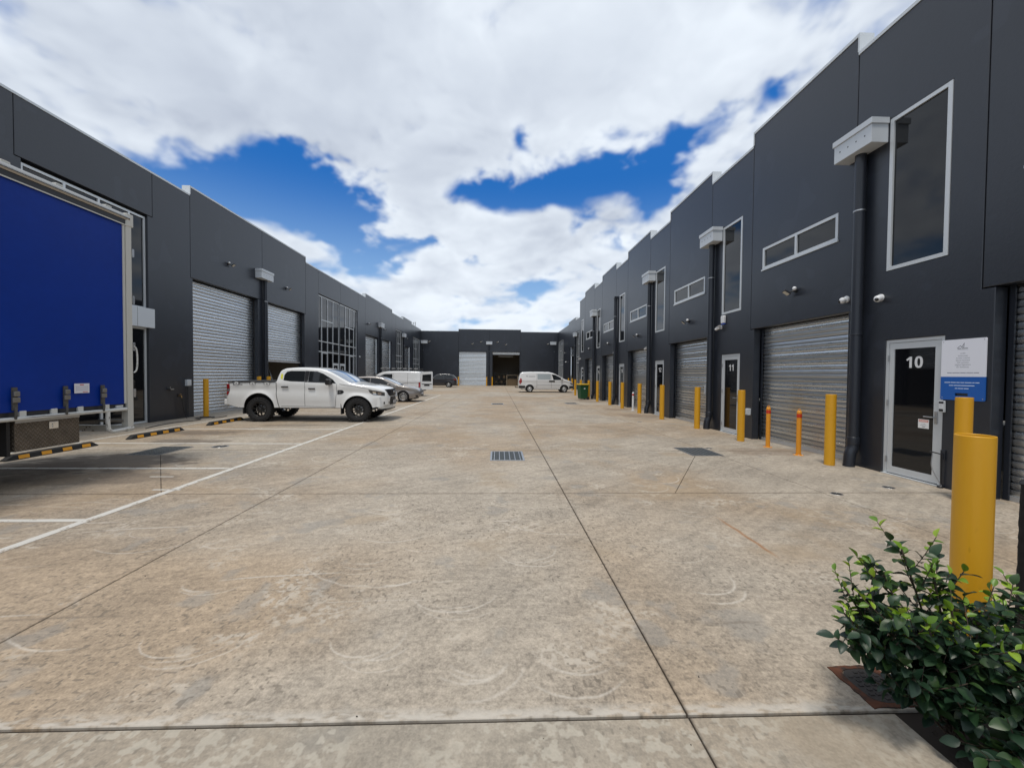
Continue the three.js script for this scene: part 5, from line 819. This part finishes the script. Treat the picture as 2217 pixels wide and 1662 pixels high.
{ // blue curtain-sided truck, only its tail in view; x across (yard side at +1.25), z along
  const t = thing('curtain_truck', 'blue curtain sided truck body filling the left edge', 'truck', [-7.55, 0, 0]); const E = -7.12, F = 1.2, P = 1.25;
  const cream = new THREE.MeshStandardMaterial({ color: lin(0.56, 0.55, 0.50), roughness: 0.45 }), worn = new THREE.MeshStandardMaterial({ map: tex(256, 256, (u, v) => { const n = vf(u * 10, v * 10, 4, 10), k = sst(0.66, 0.72, n); return mix3([0.62, 0.62, 0.59], [0.16, 0.13, 0.11], k).map(toS); }, { rep: [1.5, 1.5] }), roughness: 0.5 });
  const blueMap = tex(512, 512, (u, v) => { const k = 1 + 0.28 * (vf(u * 4, v * 4, 4, 4) - 0.5) + 0.10 * (vf(u * 60, v * 60, 2, 60) - 0.5), d = sst(0.62, 0.75, vf(u * 7 + 2, v * 3, 4, 3)) * 0.12; return mix3([0.0006 * k, 0.030 * k, 0.265 * k], [0.010, 0.06, 0.27], d).map(toS); }, { rep: [0.25, 0.25] });
  { const n = 120, m = 30, pos = [], uv = [], idx = []; for (let i = 0; i <= n; i++) for (let j = 0; j <= m; j++) { const z = lerp(E + 0.10, F - 0.05, i / n), y = lerp(1.075, 4.13, j / m); pos.push(P - 0.014 + 0.012 * (vf(z * 0.8 + 9, y * 0.5, 3) - 0.5) + 0.004 * Math.sin(z * 3.3 + y * 0.4), y, z); uv.push(z, y); } for (let i = 0; i < n; i++) for (let j = 0; j < m; j++) { const a = i * (m + 1) + j; idx.push(a, a + 1, a + m + 1, a + 1, a + m + 2, a + m + 1); } const g = new THREE.BufferGeometry(); g.setAttribute('position', new THREE.Float32BufferAttribute(pos, 3)); g.setAttribute('uv', new THREE.Float32BufferAttribute(uv, 2)); g.setIndex(idx); g.computeVertexNormals(); part('curtain', g, new THREE.MeshPhysicalMaterial({ map: blueMap, roughness: 0.45, specularIntensity: 0.45, side: THREE.DoubleSide }), t); const far = part('far_curtain', bx(-P, -P + 0.02, 1.075, 4.13, E + 0.1, F - 0.05), M.blueCurtain = new THREE.MeshStandardMaterial({ color: lin(0.0006, 0.030, 0.265), roughness: 0.4 }), t); void far; }
  part('deck', bx(-P + 0.02, P - 0.03, 0.98, 1.10, E + 0.05, F), M.pipe, t); for (const x of [-0.42, 0.42]) part('chassis_rail', bx(x - 0.05, x + 0.05, 0.68, 0.975, E + 0.2, F + 2.6), M.black, t);
  const rail = [[0.0, 0.082], [0.04, 0.082], [0.054, 0.10], [0.056, 0.135], [0.042, 0.165], [0.02, 0.18], [-0.04, 0.185], [-0.06, 0.15], [-0.06, 0.082]];
  const rg = new THREE.ExtrudeGeometry(outline(rail), { depth: F - E - 0.02, bevelEnabled: false }); const alu = new THREE.MeshStandardMaterial({ color: lin(0.40, 0.39, 0.37), roughness: 0.25, metalness: 0.85 });
  part('roof_rail', toCreasedNormals(rg, 0.7).translate(P - 0.025, 4.09, E + 0.01), alu, t); part('rail_channel', bx(P - 0.08, P + 0.006, 4.092, 4.171, E + 0.02, F), M.plasticBlack, t); part('rail_lip', bx(P + 0.008, P + 0.018, 4.075, 4.092, E + 0.02, F), cream, t); part('roof', bx(-P + 0.03, P - 0.06, 4.25, 4.29, E + 0.02, F), cream, t);
  for (const z of [-5.42, -6.05, -6.78]) part('rail_bracket', bx(P - 0.07, P - 0.01, 4.262, 4.30, z - 0.05, z + 0.05, 0.006), cream, t);
  part('corner_post', [bx(P - 0.10, P + 0.012, 0.60, 4.28, E - 0.03, E + 0.075, 0.008), bx(P - 0.08, P + 0.022, 4.08, 4.29, E - 0.06, E + 0.07, 0.01)], cream, t); part('curtain_pole', rod([P - 0.012, 1.08, E + 0.10], [P - 0.012, 4.08, E + 0.10], 0.02), cream, t);
  part('rear_door_leaf', bx(-P + 0.02, P - 0.11, 1.08, 4.22, E - 0.05, E + 0.0), cream, t); for (const y of [1.25, 2.05, 2.85, 3.65]) part('gate_hinge', [bx(P - 0.03, P + 0.02, y - 0.05, y + 0.05, E - 0.07, E - 0.028), rod([P + 0.005, y - 0.07, E - 0.06], [P + 0.005, y + 0.07, E - 0.06], 0.016)], M.steel, t);
  part('grab_rail', tube([[P + 0.012, 1.60, E - 0.04], [P + 0.02, 1.64, E - 0.08], [P + 0.02, 2.02, E - 0.08], [P + 0.012, 2.06, E - 0.04]], 0.012, 20, 8), worn, t);
  part('side_rave', rod([P + 0.0, 0.985, E + 0.1], [P + 0.0, 0.985, F], 0.028, 12), worn, t); for (const z of [-5.55, -5.93, -6.29, -6.70]) part('rave_post', bx(P - 0.045, P - 0.005, 0.955, 1.085, z - 0.04, z + 0.04, 0.006), worn, t);
  part('underrun_loop', tube([[P, 0.97, -6.70], [P, 0.80, -6.70], [P, 0.68, -6.715], [P, 0.642, -6.76], [P, 0.64, -6.86], [P, 0.655, -7.14]], 0.03, 30, 10), worn, t); part('tail_beam', bx(-P + 0.1, P - 0.04, 0.60, 0.70, E - 0.02, E + 0.06), worn, t); part('lamp_bracket', bx(P - 0.5, P - 0.06, 0.76, 0.80, E + 0.0, E + 0.08), M.steel, t);
  part('marker_plate', [bx(P - 0.04, P - 0.01, 1.02, 1.055, -6.98, -6.86), bx(P - 0.03, P, 0.995, 1.015, -6.96, -6.84)], M.frame, t);
  { const cb = tex(256, 256, (u, v) => { const a = (u + v) * 8, b = (u - v) * 8, f = (x) => x - Math.floor(x), q = (Math.floor(a) + Math.floor(b)) & 1, p = q ? Math.abs(f(a) - 0.5) : Math.abs(f(b) - 0.5), r = q ? Math.abs(f(b) - 0.5) : Math.abs(f(a) - 0.5), k = sst(0.20, 0.10, p) * sst(0.48, 0.40, r); return [k, k, k]; }, { srgb: false, rep: [2.2, 2.2] }), mapT = tex(256, 256, (u, v) => { const a = (u + v) * 8, b = (u - v) * 8, f = (x) => x - Math.floor(x), q = (Math.floor(a) + Math.floor(b)) & 1, p = q ? Math.abs(f(a) - 0.5) : Math.abs(f(b) - 0.5), r = q ? Math.abs(f(b) - 0.5) : Math.abs(f(a) - 0.5), rub = sst(0.20, 0.10, p) * sst(0.48, 0.40, r), k = (0.65 + 0.5 * vf(u * 5, v * 5, 4, 5)) * (1 + rub * 0.75); return [0.135 * k, 0.112 * k, 0.088 * k].map(toS); }, { rep: [2.2, 2.2] });
    const box = part('tool_box', bx(P - 0.55, P - 0.03, 0.545, 0.95, -6.29, -5.47, 0.008), new THREE.MeshStandardMaterial({ map: mapT, bumpMap: cb, bumpScale: 0.010, roughness: 0.36, metalness: 0.6 }), t); part('box_latch', [bx(P - 0.03, P - 0.018, 0.80, 0.90, -5.99, -5.87, 0.004), bx(P - 0.02, P - 0.008, 0.82, 0.88, -5.95, -5.91)], M.chrome, box); part('box_lid_edge', bx(P - 0.035, P - 0.022, 0.925, 0.955, -6.285, -5.475), M.steel, box); }
  const web = new THREE.MeshStandardMaterial({ color: lin(0.085, 0.08, 0.07), roughness: 0.8 });
  for (const z of [-5.45, -6.07, -6.62]) { const s = part('curtain_strap', [bx(P - 0.006, P + 0.012, 1.10, 1.40, z - 0.028, z + 0.028), tube([[P + 0.01, 1.14, z], [P + 0.03, 1.06, z + 0.01], [P + 0.022, 0.985, z + 0.012]], 0.016, 12, 6).scale(1, 1, 1)], web, t); part('buckle', [bx(P + 0.012, P + 0.035, 1.20, 1.27, z - 0.04, z + 0.04, 0.006), bx(P + 0.012, P + 0.045, 1.28, 1.35, z - 0.034, z + 0.034, 0.012)], M.buckle = M.buckle ?? new THREE.MeshStandardMaterial({ color: lin(0.22, 0.21, 0.19), roughness: 0.5, metalness: 0.5 }), s); }
  { const c = document.createElement('canvas'); c.width = 256; c.height = 170; const g = c.getContext('2d'); g.fillStyle = '#dcdce2'; g.fillRect(0, 0, 256, 170); g.fillStyle = '#b8303c'; g.fillRect(92, 14, 70, 16); g.fillRect(140, 144, 90, 12); g.fillStyle = '#9a9cb0'; for (let i = 0; i < 7; i++) g.fillRect(20, 44 + i * 13, 216, 4); const ct = new THREE.CanvasTexture(c); ct.colorSpace = THREE.SRGBColorSpace; part('sticker', new THREE.BoxGeometry(0.22, 0.145, 0.002).rotateY(Math.PI / 2).translate(P + 0.004, 1.36, -6.30), new THREE.MeshStandardMaterial({ map: ct, roughness: 0.4 }), t); }
  const TG = wheelGeos(0.48, 0.26, 0.29, { steel: true }); wheels(t, [[0, 0, 0]].slice(1), TG, M.rimSilver, 0);
  for (const z of [-3.6, 3.0]) for (const s of [1, -1]) { const w = new THREE.Group(); w.name = 'wheel'; t.add(w); w.position.set(s * 1.02, 0.48, z); w.rotation.y = s * Math.PI / 2; part('tyre', TG.tyre, M.rubber, w); part('rim', TG.rim, M.rimSilver, w); }
  part('mud_guard', bx(P - 0.62, P - 0.05, 0.50, 1.02, -5.44, -5.40), M.black, t); part('axle', rod([-1, 0.48, -3.6], [1, 0.48, -3.6], 0.07), M.black, t);
  const cab = part('cab', bx(-1.2, 1.2, 0.6, 2.9, 1.5, 3.7, 0.15), paintOf(0.7, 0.7, 0.7), t); part('cab_window', bx(1.19, 1.206, 1.8, 2.6, 2.0, 3.2), M.carGlass, cab); part('cab_screen', bx(-1.05, 1.05, 1.8, 2.65, 3.69, 3.706), M.carGlass, cab);
}

// ---------------------------------------------------------------- garden bed, shrubs, post
{
  const soil = part('garden_bed', bx(1.935, 4.55, -0.09, -0.035, -1.84, 6.5), new THREE.MeshStandardMaterial({ color: lin(0.028, 0.022, 0.017), roughness: 1 }), scene); soil.userData.kind = 'structure';
  const chip = bx(-0.5, 0.5, -0.5, 0.5, -0.5, 0.5), n = 1500, im = new THREE.InstancedMesh(chip, new THREE.MeshStandardMaterial({ color: 0xffffff, roughness: 0.95 }), n), m4 = new THREE.Matrix4(), q = new THREE.Quaternion(), e = new THREE.Euler(), cc = new THREE.Color();
  for (let i = 0; i < n; i++) { e.set(rr(-0.4, 0.4), rr(0, 6.3), rr(-0.4, 0.4)); q.setFromEuler(e); m4.compose(V3(rr(1.98, 3.6), rr(-0.034, -0.018), rr(-1.8, 0.4)), q, V3(rr(0.02, 0.06), rr(0.005, 0.012), rr(0.008, 0.02))); im.setMatrixAt(i, m4); const k = rr(0.012, 0.06); im.setColorAt(i, cc.setRGB(k, k * 0.78, k * 0.6)); }
  im.name = 'bark_mulch'; im.castShadow = im.receiveShadow = true; tag(im, 'dark bark mulch covering the garden bed', 'mulch', null, 'stuff'); scene.add(im);
  // one leaf: pointed oval folded along its midrib, tip curled down
  const leafGeo = (L, W, fold, curl) => { const pos = [], idx = [], n = 5; for (let i = 0; i <= n; i++) { const s = i / n, w = W * Math.sin(Math.PI * Math.min(1, s * 0.94 + 0.03)) ** 0.75 * (1 - 0.25 * s), y = -curl * s * s * L; pos.push(-w, y + fold * w, s * L, 0, y, s * L, w, y + fold * w, s * L); } for (let i = 0; i < n; i++) { const a = i * 3; idx.push(a, a + 3, a + 1, a + 1, a + 3, a + 4, a + 1, a + 4, a + 2, a + 2, a + 4, a + 5); } const g = new THREE.BufferGeometry(); g.setAttribute('position', new THREE.Float32BufferAttribute(pos, 3)); g.setIndex(idx); g.computeVertexNormals(); return g; };
  const shapes = [leafGeo(0.058, 0.0215, 0.35, 0.25), leafGeo(0.050, 0.0200, 0.5, 0.5), leafGeo(0.064, 0.0235, 0.25, 0.4), leafGeo(0.046, 0.0155, 0.6, 0.12)];
  const lm = (r, g, b, tr = 0.18) => new THREE.MeshPhysicalMaterial({ color: lin(r, g, b), roughness: 0.42, side: THREE.DoubleSide, transmission: tr, thickness: 0, specularIntensity: 0.8 });
  const old = [lm(0.015, 0.042, 0.020), lm(0.019, 0.052, 0.020), lm(0.012, 0.034, 0.018), lm(0.030, 0.068, 0.018)], young = [lm(0.20, 0.36, 0.02, 0.4), lm(0.30, 0.45, 0.03, 0.4), lm(0.12, 0.24, 0.02, 0.35)];
  const bark = new THREE.MeshStandardMaterial({ color: lin(0.06, 0.042, 0.03), roughness: 0.85 });
  function shrub(label, base, targets, maxParts) {
    const t = thing('shrub', label, 'shrub', base, 0, 'glossy leaved shrubs in the garden bed'); const stems = [], leaves = [];
    const B = V3(0, 0, 0);
    for (const [x, y, z, tips] of targets) { // a leader from the root to a point, with side shoots
      const end = V3(x - base[0], y - base[1], z - base[2]), mid = end.clone().multiplyScalar(0.5).add(V3(rr(-0.04, 0.04), rr(0.0, 0.07), rr(-0.04, 0.04))), c = new THREE.CatmullRomCurve3([B.clone().add(V3(rr(-0.03, 0.03), 0, rr(-0.03, 0.03))), mid, end]);
      stems.push(new THREE.TubeGeometry(c, 10, 0.0042, 5));
      const len = c.getLength(), shoots = [[c, 0.22, 1]];
      for (let k = 0; k < Math.round(len * 15); k++) { const s = rr(0.25, 0.97), p = c.getPoint(s), d = c.getTangent(s), out = V3(rr(-1, 1), rr(-0.25, 0.8), rr(-1, 1)).normalize().multiplyScalar(0.85).add(d.multiplyScalar(0.8)).normalize(), l = rr(0.09, 0.20); const q2 = p.clone().addScaledVector(out, l * 0.5).add(V3(0, -0.004, 0)), q3 = p.clone().addScaledVector(out, l).add(V3(0, 0.012, 0)); if (q3.y + base[1] < 0.03) continue; const cc2 = new THREE.CatmullRomCurve3([p, q2, q3]); stems.push(new THREE.TubeGeometry(cc2, 5, 0.0022, 4)); shoots.push([cc2, 0.12, s > 0.80 ? 0.9 : rnd() < 0.16 ? 0.85 : 0]); }
      for (const [cv, from, yg] of shoots) { const L = cv.getLength(), n2 = Math.max(4, Math.round(L * (1 - from) / 0.022)); let ang = rr(0, 6.28);
        for (let i = 0; i <= n2; i++) { const s = from + (1 - from) * i / n2, p = cv.getPoint(Math.min(1, s)), d = cv.getTangent(Math.min(1, s)).normalize(); ang += 2.4 + rr(-0.4, 0.4); const side = V3(0, 1, 0).cross(d); if (side.length() < 0.1) side.set(1, 0, 0); side.normalize(); const u2 = d.clone().cross(side).normalize(); const dir = side.multiplyScalar(Math.cos(ang)).addScaledVector(u2, Math.sin(ang)).addScaledVector(d, i === n2 ? 2.5 : 0.75).normalize(); dir.y -= 0.12;
          const isY = s > 0.66 && rnd() < yg && p.y + base[1] > 0.46 * (tips ?? 1); leaves.push({ p, dir: dir.normalize(), g: shapes[isY ? 3 : Math.floor(rnd() * 3)], m: isY ? young[Math.floor(rnd() * 3)] : old[Math.floor(rnd() * 4)], s: rr(0.75, 1.2) * (isY ? 0.95 : 1), roll: rr(-0.7, 0.7) }); } }
    }
    part('stems', stems, bark, t);
    const mat = (l) => { const z = l.dir, upv = V3(0, 1, 0).addScaledVector(V3(rr(-1, 1), 0, rr(-1, 1)), 0.35), x = upv.clone().cross(z).normalize(), y = z.clone().cross(x).normalize(), m = new THREE.Matrix4().makeBasis(x, y, z); m.multiply(new THREE.Matrix4().makeRotationZ(l.roll)); m.scale(V3(l.s, l.s, l.s)); m.setPosition(l.p); return m; };
    const eye = V3(0 - base[0], 1.62 - base[1], 0 - base[2]); leaves.sort((a, b) => a.p.distanceTo(eye) - b.p.distanceTo(eye));
    const rest = new Map();
    leaves.forEach((l, i) => { const m = mat(l); if (i < maxParts) { const o = part('leaf', l.g, l.m, t); o.applyMatrix4(m); } else { if (!rest.has(l.m)) rest.set(l.m, []); rest.get(l.m).push(l.g.clone().applyMatrix4(m)); } });
    for (const [m, gs] of rest) part('foliage', gs, m, t).userData.kind = 'stuff';
    return leaves.length;
  }
  let n1 = shrub('tall glossy green shrub with lime tips in front of the yellow bollard', [2.10, -0.03, -1.72], [[1.94, 0.80, -1.84], [2.0, 0.76, -1.76], [1.83, 0.70, -1.82], [1.66, 0.62, -1.84], [1.61, 0.53, -1.78], [1.64, 0.42, -1.74], [1.73, 0.57, -1.68], [1.75, 0.36, -1.60], [1.84, 0.56, -1.62], [1.96, 0.62, -1.64], [2.02, 0.50, -1.58], [1.92, 0.30, -1.56], [2.12, 0.40, -1.55], [2.06, 0.66, -1.80], [1.88, 0.46, -1.9], [2.18, 0.52, -1.72], [1.72, 0.5, -1.9]], 300);
  let n3 = shrub('lower dark green shrub in the bottom right corner of the picture', [2.42, -0.03, -1.62], [[2.26, 0.43, -1.72], [2.35, 0.46, -1.8], [2.48, 0.48, -1.85], [2.6, 0.50, -1.85], [2.3, 0.40, -1.52], [2.2, 0.34, -1.45], [2.15, 0.22, -1.42], [2.45, 0.45, -1.5], [2.6, 0.45, -1.55], [2.12, 0.28, -1.6], [2.3, 0.2, -1.38], [2.5, 0.3, -1.4], [2.75, 0.5, -1.8], [2.22, 0.42, -1.78], [2.0, 0.16, -1.45], [2.06, 0.24, -1.66], [2.12, 0.12, -1.40], [2.22, 0.12, -1.36], [2.34, 0.14, -1.34], [2.05, 0.10, -1.52], [2.26, 0.24, -1.34], [2.4, 0.3, -1.36]], 300);
  console.log('leaves', n1, n3);
  const post = thing('timber_post', 'rough blackened post at the extreme right edge', 'post', [3.05, -0.03, -2.16]); const g = new THREE.CylinderGeometry(0.052, 0.056, 1.05, 22, 60).translate(0, 0.525, 0), p = g.attributes.position; for (let i = 0; i < p.count; i++) { const x = p.getX(i), y = p.getY(i), z = p.getZ(i), a = Math.atan2(z, x), k = 1 + 0.16 * (vf(a * 3 + 9, y * 38, 3) - 0.5); p.setX(i, x * k); p.setZ(i, z * k); } g.computeVertexNormals(); part('trunk', g, new THREE.MeshStandardMaterial({ color: lin(0.012, 0.012, 0.013), roughness: 0.9 }), post); part('cap', lathe([[0, 0.03], [0.05, 0.02], [0.06, 0]], 16).translate(0, 1.05, 0), M.black, post);
}
// a few dry leaves and stones blown onto the concrete
{ const g = new THREE.IcosahedronGeometry(1, 0), n = 90, im = new THREE.InstancedMesh(g, new THREE.MeshStandardMaterial({ color: 0xffffff, roughness: 0.95 }), n), m4 = new THREE.Matrix4(), q = new THREE.Quaternion(), cc = new THREE.Color(); for (let i = 0; i < n; i++) { const d = rr(1.3, 20) , s = rr(0.002, 0.0055); q.setFromEuler(new THREE.Euler(rr(0, 6), rr(0, 6), rr(0, 6))); m4.compose(V3(rr(-0.62, 0.42) * Math.min(d * 1.5, 11), s * 0.5, -d), q, V3(s * rr(1, 2.4), s * 0.6, s)); im.setMatrixAt(i, m4); const k = rr(0.02, 0.10); im.setColorAt(i, cc.setRGB(k, k * 0.85, k * 0.7)); } im.name = 'grit'; im.castShadow = im.receiveShadow = true; tag(im, 'scattered grit and dry leaf crumbs on the concrete', 'grit', null, 'stuff'); scene.add(im); }
// the rest of the far roofline: two vent pipes on the left row
for (const [z, h, l] of [[56.6, 0.75, 'taller thin vent pipe on the far left roof'], [55.3, 0.55, 'shorter thin vent pipe on the far left roof']]) { const t = thing('vent_pipe', l, 'pipe', [-11.6, 7.02, -z]); part('pipe', rod([0, 0, 0], [0, 1.0 + h, 0], 0.06), M.steelRoof, t); part('cowl', lathe([[0, 0.1], [0.1, 0.06], [0.1, 0]], 12).translate(0, 1.0 + h, 0), M.steelRoof, t); }

renderer.render(scene, camera);
